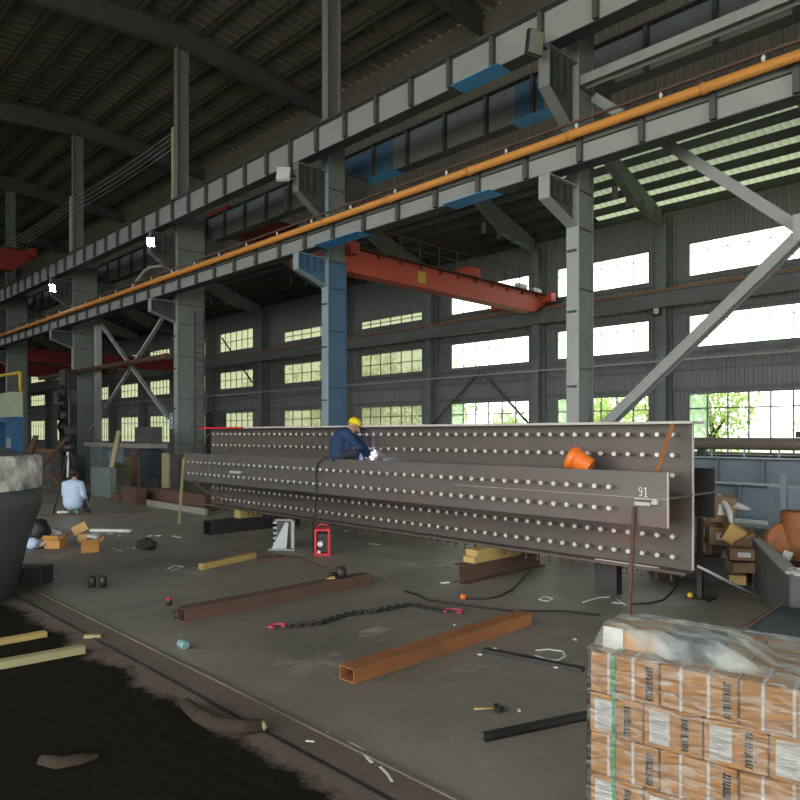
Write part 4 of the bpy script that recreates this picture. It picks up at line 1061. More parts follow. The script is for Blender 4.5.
# trestles under them
tr0 = None
for i, (x, y, h) in enumerate(((-6.0,14.9,.95),(-1.8,14.9,.95),(-5.2,12.6,.55),(-1.4,12.6,.55),(-4.4,11.1,.12),(-1.2,11.1,.12))):
    b = MB(); b.box(x-.1,x+.1,y-.25,y+.25,0,h); tag(b.build('trestle', M['dark'], origin=(x,y,0)), 'dark support block under a primed girder at right', 'support', 'supports under the primed girders')
# studs on the far one
b = MB()
for k in range(9): b.bar((-6.4+.65*k,14.9,1.52),(-6.4+.65*k,14.9,1.68),.03,.03)
tag(b.build('stud_row', M['primer_l'], origin=(-4,14.9,1.52)), 'row of small uprights standing on the far primed girder', 'studs', kind='stuff')
# box assembly at far right
a = at(768,487,9.9); b_ = at(812,520,9.9)
g = thing('primed_box_section', (a.x,9.9,.55), 'blue-grey box section with bolts at the right edge', 'section')
MB().box(a.x,a.x+1.2,9.9,9.93,.55,a.z).box(a.x,a.x+1.2,9.93,10.5,a.z-.03,a.z).box(a.x,a.x+.02,9.93,10.5,.55,a.z-.03).build('panel', M['primer'], g)
MB().box(a.x+.18,a.x+.24,9.8,9.9,.55,a.z+.18).box(a.x+.45,a.x+.49,9.8,9.9,.55,a.z+.02).build('rib', M['primer'], g)
b = MB()
for k in range(5): b.lathe([(.02,0),(.02,.03)], (a.x+.1+.09*k,9.9,.7+.07*(k%3)), 8, axis=Rm)
b.build('bolt', M['primer_l'], g)
MB().box(a.x+.1,a.x+.9,9.95,10.4,0,.55).build('base_block', M['dark'], g)
# big brown tube on stands
g = thing('brown_tube', (-4,18,1.0), 'large brown-grey tube lying below the bottom windows at right', 'tube')
MB().tube([(-10.2,18,1.76),(4,18,1.76)], .15, 16).build('tube', M['tube_brown'], g)
b = MB()
for x in (-9.5,-7.2,-4,-1): b.box(x-.08,x+.08,17.9,18.1,0,1.62)
b.build('stand', M['dark'], g)
tag(MB().box(-5.0,-4.3,17.9,18.1,1.915,2.06).build('steel_clamp', M['dark'], origin=(-4.6,18,1.9)), 'small dark clamp on top of the large brown tube', 'clamp')
# long dark low shelf of steel behind right (between wall and tube)
tag(MB().box(-12,2,22.5,23.1,0,1.35).build('steel_pile', M['dark'], origin=(-5,22.8,0)), 'long dark low pile of steel near the window wall at right', 'pile')
# letters seen below the tube
def letter_strokes(ch):
    return {'R':[[(0,0),(0,1),(.6,1),(.6,.5),(0,.5)],[(.25,.5),(.6,0)]], 'A':[[(0,0),(.3,1),(.6,0)],[(.12,.4),(.48,.4)]], 'O':[[(0,0),(0,1),(.6,1),(.6,0),(0,0)]]}[ch]
# stacked parcels at beam end
cc = at(694,560,8.95)
Yb = 9.3
def rbox(u0,u1,vt,vb,Y,dep,label,m='card_d',name='parcel',cat='box',labelplate=True,rz=0):
    p0 = at(u0,vb,Y); p1 = at(u1,vt,Y); z0 = max(0,p0.z)
    o = thing(name, ((p0.x+p1.x)/2,Y+dep/2,z0), label, cat)
    o_loc = Vector(o['_o'])
    MB().box(p0.x,p1.x,Y,Y+dep,z0,p1.z).build('body', M[m], o, bevel=.01)
    if labelplate:
        w = p1.x-p0.x; h = p1.z-z0
        MB().box(p0.x+w*.3,p0.x+w*.75,Y-.004,Y,z0+h*.3,z0+h*.75).build('shipping_label', M['paper'], o)
    if rz: o.rotation_euler = (0,0,rz)
    return o
base = MB().box(-4.6,-3.4,9.6,10.9,0,.33); tag(base.build('timber_platform', M['black'], origin=(-3.3,10.2,0)), 'dark low platform carrying the parcels behind the beam end', 'platform')
Y=9.7
pz = [(.33,.55),(.55,.77),(.77,1.0)]
for k,(a0,a1) in enumerate(pz):
    x0 = atx(694,Y)-.1; x1 = atx(712,Y)
    o = thing('parcel', ((x0+x1)/2,Y+.2,a0), ['bottom parcel of the small stack behind the beam end','middle parcel of the small stack behind the beam end','top parcel of the small stack behind the beam end'][k], 'box')
    MB().box(x0,x1,Y,Y+.4,a0+.003,a1-.003).build('body', M['card_d'], o, bevel=.008)
    MB().box(x0+.18,x1-.1,Y-.004,Y,a0+.05,a1-.06).build('shipping_label', M['paper'], o)
def tumbled(u, v, t, size, rot, label, m='card_d', plate=True):
    c = dp(u, v, t); o = thing('parcel', c, label, 'box'); Rr = Euler(rot).to_matrix()
    MB().obox(c, size, Rr).build('body', M[m], o, bevel=.008)
    if plate: MB().obox(c+Rr@Vector((0,-size[1]/2-.002,0)), (size[0]*.45,.004,size[2]*.4), Rr).build('shipping_label', M['paper'], o)
    return o
tumbled(722,508,9.6,(.30,.3,.36),(.1,.1,.5),'tall parcel leaning beside the small parcel stack')
tumbled(722,535,9.5,(.34,.3,.24),(0,0,.4),'parcel lying low right of the small stack')
tumbled(735,535,9.3,(.30,.3,.24),(0.1,.5,.5),'tilted yellowish parcel in the heap','card_y',False)
tumbled(748,541,9.2,(.30,.3,.20),(0.2,-.6,.2),'tilted brown parcel touching the steel barrier','card_d',False)
tumbled(742,553,9.0,(.34,.3,.15),(0,0,.5),'flat parcel with a white label in front of the heap')
tumbled(741,566,9.0,(.30,.3,.13),(0,0,.7),'lower flat parcel in front of the heap',plate=False)
tumbled(738,579,8.9,(.2,.2,.12),(0,0,.3),'small yellow packet on the floor before the heap','timber',False)
c = dp(735,510,9.5); tag(MB().tube([dp(715,493,9.6),dp(722,500,9.5),dp(729,512,9.4),dp(732,528,9.3)],[.03,.05,.05,.02],8).tube([dp(728,507,9.5),dp(738,506,9.4),dp(750,510,9.4)],[.02,.05,.03],8).build('white_plastic', M['foam'], origin=c), 'white torn plastic draped over the parcel heap', 'plastic')
# steel barrier (long plate box)
A = Vector((-3.35,9.95,0)); B = Vector((-2.16,7.50,0)); d = (B-A).normalized(); s = Vector((-d.y,d.x,0))
if s.x < 0: s = -s
g = thing('steel_trough', A, 'long dark steel trough with a pale worn rim at right', 'trough')
b = MB(); b.prism([A, B, B+Vector((0,0,.62)), A+Vector((0,0,.62))], s*.02); b.prism([A+s*.5, B+s*.5, B+s*.5+Vector((0,0,.62)), A+s*.5+Vector((0,0,.62))], s*.02); b.prism([A,A+s*.52,A+s*.52+Vector((0,0,.6)),A+Vector((0,0,.6))], d*.02); b.prism([A,B,B+s*.5,A+s*.5],(0,0,.02)); b.prism([B,B+s*.52,B+s*.52+Vector((0,0,.6)),B+Vector((0,0,.6))], -d*.02)
b.build('side', M['stiff'], g)
MB().prism([A+d*.03+s*.03,B-d*.03+s*.03,B-d*.03+s*.49,A+d*.03+s*.49],(0,0,.43)).build('scrap_filling', M['rust_dark'], g)
lab(MB().prism([A-s*.02+Vector((0,0,.62)), B-s*.02+Vector((0,0,.62)), B+s*.11+Vector((0,0,.62)), A+s*.11+Vector((0,0,.62))], (0,0,.03)).build('rim', M['table'], g), 'pale worn rim')
# rusty drums and stuff behind barrier
c = dp(778,545,8.9); tag(MB().box(c.x-.25,c.x+.2,c.y-.2,c.y+.3,0,c.z-.27).build('scrap_block', M['dark'], origin=(c.x,c.y,0)), 'dark scrap block under the tilted rusty drum', 'block')
tag(MB().lathe([(.2,-.3),(.22,-.28),(.22,.28),(.2,.3)], c, 20, axis=Euler((1.2,0,.6)).to_matrix()).build('rusty_drum', M['rust'], origin=c), 'tilted rusty drum behind the steel trough', 'drum')
c = dp(800,535,8.7); tag(MB().lathe([(.2,-c.z),(.22,-c.z+.02),(.22,.28),(.2,.3)], c, 20).build('rusty_drum', M['rust'], origin=c), 'upright rusty drum at the right edge', 'drum')
c = dp(787,556,8.3); tag(MB().obox(c, (.1,.01,.12), Euler((.2,.3,.5)).to_matrix()).build('paper_tag', M['paper'], origin=c), 'small white tag between the rusty drums', 'tag')
c = dp(797,573,6.9); g = thing('tape_roll', c, 'white roll resting on the trough rim at the right edge', 'roll')
MB().lathe([(.05,-.04),(.09,-.04),(.09,.04),(.05,.04),(.05,-.04)], c, 20, caps=False).build('roll', M['paper'], g)
c = dp(800,586,6.9); tag(MB().obox(c, (.16,.2,.1), Euler((0,0,.5)).to_matrix()).build('pink_packet', mat('pink_packet', (.6,.35,.27), rough=.7), origin=c, bevel=.01), 'pinkish packet below the white roll at the right edge', 'packet')
# dark steel sheet pile in front of trough
P0 = gp(749,625,.35); P1 = gp(803,588,.35); P0.z = P1.z = 0; P1 = P0+(P1-P0).normalized()*.98; dd = (P1-P0).normalized(); sd = Vector((dd.y,-dd.x,0))
g = thing('steel_sheet_pile', P0, 'dark flat steel sheets between the trough and the wrapped pallet', 'sheets')
MB().prism([P0-dd*.1, P1, P1+sd*.7, P0-dd*.1+sd*.7], (0,0,.34)).build('sheet', M['navy'], g)
MB().bar(P0-dd*.1+Vector((0,0,.35)), P1+Vector((0,0,.35)), .03,.02).build('edge_bar', M['rust_dark'], g)
# dark floor seams
for k,(p,q) in enumerate((((590,610),(500,600)),((520,612),(420,600)))): pass

# ================================================================== ORANGE BUCKET
c = at(577,461,7.5); c.z = 1.32
g = thing('orange_bucket', c, 'orange bucket tipped on its side on the beam shelf', 'bucket')
ax = Vector((-.80,-.25,.42)).normalized()   # points to the wide end
q = ax.to_track_quat('Z','Y').to_matrix(); cb = at(591,467.5,7.45)
MB().lathe([(.085,.02),(.10,0),(.105,.01),(.118,.11),(.135,.19),(.138,.20),(.150,.20),(.150,.28),(.12,.30)], cb, 28, axis=q, caps=False).lathe([(.0,.295),(.12,.30)], cb, 28, axis=q, caps=False).build('pail', M['orange'], g)
MB().lathe([(.0,.03),(.088,.03)], cb, 24, axis=q, caps=False).build('hollow', M['black'], g)  # black disc stands in for the shade inside the pail
e1 = at(573.5,450.5,7.62); e2 = at(581,454.5,7.62)
MB().blob(e1, (.03,.03,.03), 1, .05, 2).blob(e2, (.028,.028,.028), 2, .05, 2).build('fitting', M['stud'], g)

# ================================================================== PEOPLE
SIDE = [Vector((1,0,0))]
def skin_obj(name, pts, edges, root, m, parent, sub=2, fac=None):
    """one continuous surface: tapered rounded limbs along the edges, fused by a voxel remesh"""
    f = fac if fac else (.86 if name in ('jacket','shirt','trousers') else .84)
    b = MB(); S = SIDE[0]
    for p, q in edges:
        (pa, ra), (pb, rb) = pts[p], pts[q]; pa = Vector(pa); pb = Vector(pb)
        ta = ra if isinstance(ra, tuple) else (ra, ra); tb = rb if isinstance(rb, tuple) else (rb, rb)
        wa, wb = (ta[0]-ta[1])*1.3, (tb[0]-tb[1])*1.3
        offs = (-1,0,1) if max(wa,wb) > .012 else (0,)
        for k in offs:
            A_, B_ = pa+S*wa*k*f, pb+S*wb*k*f; r1, r2 = ta[1]*f, tb[1]*f
            d = B_-A_; L = d.length
            if L < 1e-4: continue
            d.normalize(); P_ = []; R_ = []
            for a in (90,60,30,0): P_.append(A_-d*r1*math.sin(math.radians(a))); R_.append(max(.0008, r1*math.cos(math.radians(a))))
            for a in (0,30,60,90): P_.append(B_+d*r2*math.sin(math.radians(a))); R_.append(max(.0008, r2*math.cos(math.radians(a))))
            b.tube(P_, R_, 12)
    o = b.build(name, m, parent)
    fine = any('f0a' in k for k in pts)
    rm = o.modifiers.new('fuse','REMESH'); rm.mode = 'VOXEL'; rm.voxel_size = .0065 if fine else .011; rm.use_smooth_shade = True
    sm = o.modifiers.new('smooth','SMOOTH'); sm.iterations = 2 if fine else 5; sm.factor = .5
    return o
def chain_edges(*chains):
    e = []
    for c in chains: e += list(zip(c, c[1:]))
    return e
def hand(pts, edges, wrist, tag_, w, d, side, curl, s=1.0):
    """palm plus four unequal fingers and a thumb"""
    d = Vector(d).normalized(); side = Vector(side).normalized(); curl = Vector(curl).normalized()
    p = Vector(w)
    pts[tag_+'palm'] = (p+d*.045*s, (.036*s,.018*s)); edges.append((wrist, tag_+'palm'))
    pts[tag_+'knuck'] = (p+d*.08*s, (.038*s,.016*s)); edges.append((tag_+'palm', tag_+'knuck'))
    for i, L in enumerate((.068,.078,.072,.056)):
        off = side*(.03-.02*i)*s; b = p+d*.09*s+off
        k1 = b+d*L*.5*s+curl*.01*s; k2 = k1+(d*.45+curl*.55).normalized()*L*.5*s
        pts[tag_+'f%da'%i] = (b, .0095*s); pts[tag_+'f%db'%i] = (k1, .009*s); pts[tag_+'f%dc'%i] = (k2, .0075*s)
        edges += [(tag_+'knuck', tag_+'f%da'%i), (tag_+'f%da'%i, tag_+'f%db'%i), (tag_+'f%db'%i, tag_+'f%dc'%i)]
    t1 = p+d*.03*s+side*.045*s; t2 = p+d*.065*s+side*.06*s+curl*.02*s
    pts[tag_+'t1'] = (t1, .012*s); pts[tag_+'t2'] = (t2, .01*s); edges += [(tag_+'palm', tag_+'t1'), (tag_+'t1', tag_+'t2')]
def head(pts, edges, neck, c, fwd, up):
    fwd = Vector(fwd).normalized(); up = Vector(up).normalized(); c = Vector(c)
    sd = fwd.cross(up).normalized()
    pts['skull'] = (c+up*.03-fwd*.015, (.105,.115)); pts['crown'] = (c+up*.09-fwd*.01, (.075,.085)); pts['jaw'] = (c-up*.055+fwd*.018, (.068,.072))
    pts['nose'] = (c+fwd*.125-up*.005, .014); pts['ear_l'] = (c+sd*.112, (.02,.012)); pts['ear_r'] = (c-sd*.112, (.02,.012))
    edges += [(neck,'jaw'), ('jaw','skull'), ('skull','crown'), ('skull','nose'), ('skull','ear_l'), ('skull','ear_r')]
    return sd
# --- the welder, crouched on the beam shelf
def build_welder():
    SIDE[0] = Vector((FX,FY,0))
    base = Vector((-8.75, 7.45, 1.32))
    g = thing('person', base, 'person in blue jacket and yellow helmet crouching on the beam, welding', 'person')
    P = lambda u,v,Y: at(u,v,Y)
    Rr = Vector((RX,RY,0)); F = Vector((FX,FY,0))
    hip = P(339,455,7.33); ch = P(339.5,442,7.38); nk = P(347.5,431,7.48); hd = P(353.5,426.5,7.56)
    up = (hd-nk).normalized(); fwd = (Rr*.8+Vector((0,0,-.6))).normalized()
    pts = {'hip':(hip,(.12,.10)), 'waist':(hip.lerp(ch,.5)+Vector((0,0,.01)),(.11,.09)), 'chest':(ch,(.115,.09)), 'upper':(ch.lerp(nk,.6),(.09,.075)), 'neck':(nk,.055)}
    E = chain_edges(('hip','waist','chest','upper','neck'))
    head(pts, E, 'neck', hd, fwd, (up+Vector((0,0,.8))).normalized())
    sh = ch.lerp(nk,.75); A = {}
    for sgn, n, eu, hu in ((-1,'n',(360,447),(367,456)),(1,'f',(362,446),(369.5,454.5))):
        s_ = sh+F*.17*sgn+Rr*.02; e_ = P(eu[0],eu[1],7.45); e_ = e_+F*.16*sgn; h_ = P(hu[0],hu[1],7.66)+F*.04*sgn
        A[n] = (s_,e_,h_)
        pts['s'+n] = (s_,.04); pts['e'+n] = (e_,.036); pts['w'+n] = (h_,.027)
        E += chain_edges(('upper','s'+n,'e'+n,'w'+n))
        hand(pts, E, 'w'+n, 'h'+n, h_, (h_-e_)+Rr*.1, F*sgn*-1, (0,0,-1), .95)
    Lg = {}
    for sgn, n in ((-1,'n'),(1,'f')):
        hj = hip+F*.09*sgn; kn = P(357,452,7.50)+F*.13*sgn; an = Vector((kn.x-.16, kn.y-.10, 1.40)); 
        an = Vector((hip.x+.18+(.1 if sgn>0 else 0), 7.52+.08*(1+sgn)*.5, 1.40)); toe = an+Rr*.16+Vector((0,0,-.045))
        Lg[n] = (hj,kn,an,toe)
        pts['j'+n] = (hj,.09); pts['k'+n] = (kn,.058); pts['a'+n] = (an,.04); pts['t'+n] = (toe,.032)
        E += chain_edges(('hip','j'+n,'k'+n,'a'+n,'t'+n))
    skin_obj('body', pts, E, 'hip', M['skin'], g)
    # jacket
    jp = {'hem':(hip-Vector((0,0,.07)),(.15,.13)), 'hip':(hip+Vector((0,0,.02)),(.215,.185)), 'waist':(pts['waist'][0],(.205,.175)), 'chest':(ch,(.215,.19)), 'upper':(pts['upper'][0],(.185,.172)), 'collar':(nk-up*.03,.085)}
    JE = chain_edges(('hem','hip','waist','chest','upper','collar'))
    for n in 'nf':
        s_,e_,h_ = A[n]; jp['s'+n] = (s_,.115); jp['e'+n] = (e_,.072); jp['w'+n] = (e_.lerp(h_,.9),.052); JE += chain_edges(('upper','s'+n,'e'+n,'w'+n))
    skin_obj('jacket', jp, JE, 'hip', M['jacket'], g)
    tp = {'hip':(hip-Vector((0,0,.03)),(.18,.16)), 'rump':(hip-Vector((0,0,.06))-F*.03,(.16,.15))}; TE = [('rump','hip')]
    for n in 'nf':
        hj,kn,an,toe = Lg[n]; tp['j'+n] = (hj-Vector((0,0,.02)),.11); tp['k'+n] = (kn,.076); tp['a'+n] = (kn.lerp(an,.85),.055); TE += chain_edges(('hip','j'+n,'k'+n,'a'+n))
    skin_obj('trousers', tp, TE, 'hip', M['trouser'], g)
    for n in 'nf':
        hj,kn,an,toe = Lg[n]; skin_obj('shoe', {'a':(an-Vector((0,0,.02)),.05),'b':(toe,.042)}, [('a','b')], 'a', M['black'], g, 1)
    # collar towel, yellow
    lab(skin_obj('neck_towel', {'a':(nk-up*.03-Rr*.06,.045),'b':(nk-up*.01,.065),'c':(nk-up*.07+Rr*.05-F*.05,.04)}, [('a','b'),('b','c')], 'b', M['helmet'], g, 1), 'yellow towel round the neck')
    # helmet
    hu = (up*.5+Vector((0,0,.9))).normalized(); q = hu.to_track_quat('Z','Y').to_matrix(); hc = hd+hu*.045
    b = MB(); b.lathe([(.128,-.01),(.11,.0),(.106,.03),(.098,.06),(.078,.088),(.044,.106),(.0,.11)], hc, 24, axis=q, caps=False)
    b.bar(hc+hu*.094-fwd*.05, hc+hu*.105+fwd*.035, .03,.015)
    lab(b.build('helmet', M['helmet'], g), 'yellow hard hat')
    # face mask (dark) held in front
    return A
A = build_welder()
# torch, arc and cable
tip = at(371.5,456.8,7.80)
hN = A['f'][2]
g = thing('welding_torch', tip, 'welding torch and glowing arc in the hands of the crouching person', 'torch')
MB().tube([tip+Vector((-.02,-.05,.03)), hN+Vector((.02,.02,-.02))], .014, 8).build('nozzle', M['black'], g)
MB().blob(tip+Vector((0,0,.012)), (.04,.02,.055), 2, .35, 2).build('arc', M['arc'], g)
b = MB()
for du, dv in ((-2,-4),(-6,1),(-1,2),(3,-5),(4,-1),(1.5,-3),(-4,-2)): b.blob(at(372+du,456+dv,7.79), (.011,.008,.02), int(du*3)+30, .3, 1)
b.build('sparks', M['glowtip'], g)
L = bpy.data.lights.new('arc_light','POINT'); L.energy = 9; L.color = (.6,.7,1); L.shadow_soft_size = .06
lo_ = bpy.data.objects.new('arc_light', L); COL.objects.link(lo_); lo_.location = tip+Vector((.05,-.16,.03))
pts = [Vector((-8.95,7.33,1.5)), at(326,457,7.15), at(318,463,7.15), at(316,475,7.15), at(316.5,495,7.14), at(315.5,505,7.13), at(313,530,7.2), gp(313,553)+Vector((0,0,.02)), gp(318,556)+Vector((0,0,.02))]
tag(MB().tube(pts, .012, 6).build('welding_cable', M['rubber'], origin=pts[-1]), 'black cable hanging from the welder over the front plate to the floor', 'cable')
a = at(236,471.5,PY-.02); tag(MB().box(a.x-.18,a.x+.2,PY-.06,PY-.002,a.z-.035,a.z+.01).build('stuck_offcut', M['edge'], origin=a), 'small pale offcut stuck on the left part of the front plate', 'offcut')

# --- seated person in the pale blue shirt
def build_sitter():
    SIDE[0] = Vector((RX,RY,0))
    base = gp(72,514); g = thing('person', base, 'person in a pale blue shirt sitting low with their back turned', 'person')
    Rr = Vector((RX,RY,0)); F = Vector((FX,FY,0)); B = Vector(base)
    Z = Vector((0,0,1))
    hip = B+Z*.28+F*.05; ch = hip+Z*.32+F*.02; nk = hip+Z*.54+F*.04; hd = hip+Z*.70+F*.06
    pts = {'hip':(hip,(.12,.10)),'waist':(hip+Z*.16,(.11,.09)),'chest':(ch+Z*.05,(.12,.09)),'upper':(hip+Z*.46,(.09,.075)),'neck':(nk,.06)}
    E = chain_edges(('hip','waist','chest','upper','neck'))
    head(pts, E, 'neck', hd, F+Rr*.2-Z*.3, Z)
    A = {}
    for sgn,n in ((-1,'l'),(1,'r')):
        s_ = hip+Z*.46+Rr*.19*sgn; e_ = hip+Z*.20+Rr*.27*sgn+F*.12; h_ = hip+Z*.22+Rr*.14*sgn+F*.34
        if sgn > 0: h_ = hip+Z*.02+Rr*.27+F*.14; e_ = hip+Z*.22+Rr*.26+F*.0
        A[n] = (s_,e_,h_); pts['s'+n] = (s_,.042); pts['e'+n] = (e_,.038); pts['w'+n] = (h_,.028); E += chain_edges(('upper','s'+n,'e'+n,'w'+n))
        hand(pts, E, 'w'+n, 'h'+n, h_, h_-e_, F*.2+Rr*-sgn, F-Z*.4)
    Lg = {}
    for sgn,n in ((-1,'l'),(1,'r')):
        hj = hip+Rr*.09*sgn; kn = hip+Rr*.2*sgn+F*.38+Z*.16; an = B+Rr*.2*sgn+F*.28+Z*.08; toe = an+F*.17-Z*.04+Rr*.05*sgn
        if sgn < 0: kn = hip-Rr*.14+F*.25+Z*.12; an = B-Rr*.16+F*.02+Z*.08; toe = an-Rr*.17-Z*.03-F*.05
        Lg[n] = (hj,kn,an,toe); pts['j'+n] = (hj,.09); pts['k'+n] = (kn,.06); pts['a'+n] = (an,.042); pts['t'+n] = (toe,.034); E += chain_edges(('hip','j'+n,'k'+n,'a'+n,'t'+n))
    skin_obj('body', pts, E, 'hip', M['skin'], g)
    jp = {'hip':(hip+Z*.0,(.26,.20)),'waist':(hip+Z*.16,(.26,.19)),'chest':(ch+Z*.05,(.265,.18)),'upper':(hip+Z*.45,(.22,.155)),'collar':(nk-Z*.03,.085)}
    JE = chain_edges(('hip','waist','chest','upper','collar'))
    for n in 'lr':
        s_,e_,h_ = A[n]; jp['s'+n] = (s_,.105); jp['e'+n] = (e_,.085); jp['w'+n] = (e_.lerp(h_,.6),.066); JE += chain_edges(('upper','s'+n,'e'+n,'w'+n))
    skin_obj('shirt', jp, JE, 'hip', M['shirt'], g)
    tp = {'hip':(hip-Z*.04,(.17,.15))}; TE = []
    for n in 'lr':
        hj,kn,an,toe = Lg[n]; tp['j'+n] = (hj-Z*.02,.11); tp['k'+n] = (kn,.078); tp['a'+n] = (an+Z*.03,.056); TE += chain_edges(('hip','j'+n,'k'+n,'a'+n))
    skin_obj('trousers', tp, TE, 'hip', M['trouser'], g)
    for n in 'lr':
        hj,kn,an,toe = Lg[n]; lab(skin_obj('shoe', {'a':(an-Z*.03,.05),'b':(toe,.042)}, [('a','b')], 'a', M['paper'] if n == 'l' else M['black'], g, 1), 'white shoe' if n == 'l' else 'black shoe')
    lab(MB().blob(hd+Z*.055-F*.028, (.105,.105,.115), 4, .03).build('hair', M['hair'], g), 'short black hair')
    s = MB(); s.lathe([(.15,.12),(.15,.15)], B+F*.05, 16)
    for a in (0.5,2.6,4.7): s.bar(B+F*.05+Vector((.13*math.cos(a),.13*math.sin(a),0)), B+F*.05+Vector((.10*math.cos(a),.10*math.sin(a),.12)), .03,.03)
    st = tag(s.build('low_stool', M['aqua'], origin=B+F*.05), 'low stool beneath the person in the pale blue shirt', 'stool')
build_sitter()
# survey tripod with tall staff
ap = dp(69.5,448,17.6)
g = thing('survey_tripod', (ap.x,ap.y,0), 'black tripod with a tall upright mast beside the seated person', 'tripod')
g['_o'] = (ap.x,ap.y,0)
for u,v in ((53,514),(89.5,514),(70,508)):
    f = gp(u,v); 
    l = MB().bar(ap, f, .035,.035).build('leg', M['black'], g)
MB().tube([ap-Vector((0,0,.25)), ap+Vector((0,0,1.9))], .03, 8).build('mast', M['black'], g)
MB().lathe([(.12,-.05),(.14,0),(.14,.06),(.06,.1)], ap, 12).build('head', M['black'], g)
lab(MB().tube([ap+Vector((.0,-.04,-.75)), ap+Vector((0,-.04,-.1))], .03, 8).build('staff', M['white'], g), 'pale lower staff')
MB().box(ap.x-.2,ap.x+.2,ap.y-.06,ap.y+.06,ap.z+.35,ap.z+.55).build('instrument', M['black'], g)

# ================================================================== WRAPPED PALLET
C0 = dp(590,651,3.4); C0.z = 0
D = Vector((.989,.149,0)).normalized(); E2 = Vector((-D.y,D.x,0))
RZ = math.atan2(D.y,D.x); RM = Matrix.Rotation(RZ,3,'Z')
def loc(a,b,z): return C0+D*a+E2*b+Vector((0,0,z))
pal = thing('shipping_pallet', loc(.65,.5,0), 'wooden pallet under the film-wrapped cartons', 'pallet')
b = MB()
for k in range(6): b.obox(loc(.66,.06+k*.135,.128),(1.34,.1,.02),RM)
b.build('deck', M['timber'], pal)
b = MB()
for a_ in (.1,.66,1.22):
    for c_ in (.07,.4,.73): b.obox(loc(a_,c_,.07),(.12,.1,.095),RM)
for c_ in (.07,.4,.73): b.obox(loc(.66,c_,.011),(1.32,.1,.022),RM)
b.build('block', M['timber'], pal)
LZ = [.140,.339,.537,.735,.933]
rowlab = ['brown carton in the bottom layer of the film-wrapped pallet','brown carton with a white sheet, second layer up of the wrapped pallet','brown strapped carton in the third layer of the wrapped pallet','brown carton with white sheets in the third layer']
lay_lab = ['brown carton with a white sheet label, bottom layer of the wrapped pallet',
           'brown strapped carton, second layer from the bottom of the wrapped pallet',
           'brown carton with a white sheet label, third layer from the bottom of the wrapped pallet',
           'brown strapped carton, topmost full layer of the wrapped pallet']
def glyphs(mb, a, z0, z1, bb, w=.028):
    z = z0; rnd = random.Random(int(a*1000)+int(z0*1000))
    while z < z1-.012:
        h = rnd.uniform(.006,.013); x_ = rnd.uniform(0,.006)
        mb.obox(loc(a+w/2+x_/2, bb, z+h/2), (w-x_, .002, h), RM)
        if rnd.random() < .5: mb.obox(loc(a+w*.2, bb, z+h+.003), (w*.3,.002,.006), RM)
        z += h+rnd.uniform(.003,.006)
for li in range(4):
    z0, z1 = LZ[li]+.002, LZ[li+1]-.002
    strapped = li % 2 == 1
    w = .335 if strapped else .263
    n = 4 if strapped else 5
    depths = [(0,.26),(.265,.52),(.525,.78)] if li == 3 else [(0,.26)]
    for di, (b0,b1) in enumerate(depths):
        for k in range(n):
            a0 = k*w+ random.uniform(0,.004) + (.0 if strapped else .0); a1 = (k+1)*w-.006
            lb = lay_lab[li]+('' if di == 0 else '')
            gg = 'cartons of layer %s of the wrapped pallet' % ['one','two','three','four'][li]
            if di > 0: lb = 'brown carton in the rear rows of the topmost full layer of the pallet'; gg = 'rear cartons of the wrapped pallet'
            c = thing('carton', loc((a0+a1)/2,(b0+b1)/2,z0), lb, 'carton', gg)
            MB().obox(loc((a0+a1)/2,(b0+b1)/2,(z0+z1)/2),(a1-a0,b1-b0,z1-z0),RM).build('body', M['card'], c, bevel=.006)
            if di == 0:
                if strapped:
                    for q_ in (.28,.64):
                        aa = a0+(a1-a0)*q_
                        s_ = MB(); s_.obox(loc(aa,-.002,(z0+z1)/2),(.013,.003,z1-z0),RM); s_.obox(loc(aa,(b0+b1)/2,z1+.0015),(.013,b1-b0,.003),RM); s_.build('strap', M['strap'], c)
                    m = MB(); glyphs(m, a1-.06, z0+.015, z1-.015, -.002, .035); m.build('printed_text', M['ink'], c)
                else:
                    ls_ = MB().obox(loc(a0+.07,-.003,(z0+z1)/2),(.092,.003,.15),RM).build('label_sheet', M['paper'], c)
                    m = MB(); glyphs(m, a0+.165, z0+.02, z1-.02, -.002, .034); m.build('printed_text', M['ink'], c)
                    m = MB()
                    for i in range(7): m.obox(loc(a0+.07,-.0055,(z0+z1)/2+.05-.016*i),(.06,.001,.002),RM)
                    m.build('label_lines', M['table'], ls_)
# partial top layer
z0, z1 = .935, 1.03
topl = [(.03,.30,'film-covered carton at the left end of the pallet top','card',True),(.31,.55,'dark-wrapped carton beside the left end one on the pallet top','navy',False),(1.02,1.30,'brown carton at the right end of the pallet top','card',True)]
for a0,a1,lb,mm,pl in topl:
    b0 = .10
    c = thing('carton', loc((a0+a1)/2,b0+.16,z0), lb, 'carton')
    MB().obox(loc((a0+a1)/2,b0+.15,(z0+z1)/2),(a1-a0,.28,z1-z0),RM).build('body', M[mm], c, bevel=.008)
    if pl:
        MB().obox(loc(a0+.05 if a0<.5 else a0+.07,b0+.0,(z0+z1)/2),(.10,.003,.11),RM).build('label_sheet', M['paper'], c)
# green straps round the pile
for a_, lb in ((.12,'green strapping band near the left edge of the wrapped pallet'),(1.16,'green strapping band near the right side of the wrapped pallet')):
    m = MB(); m.obox(loc(a_,-.0075,.54),(.018,.002,.79),RM); m.obox(loc(a_,.05,.9365+.003),(.018,.10,.002),RM)
    tag(m.build('green_band', M['green'], origin=loc(a_,0,.14)), lb, 'band')
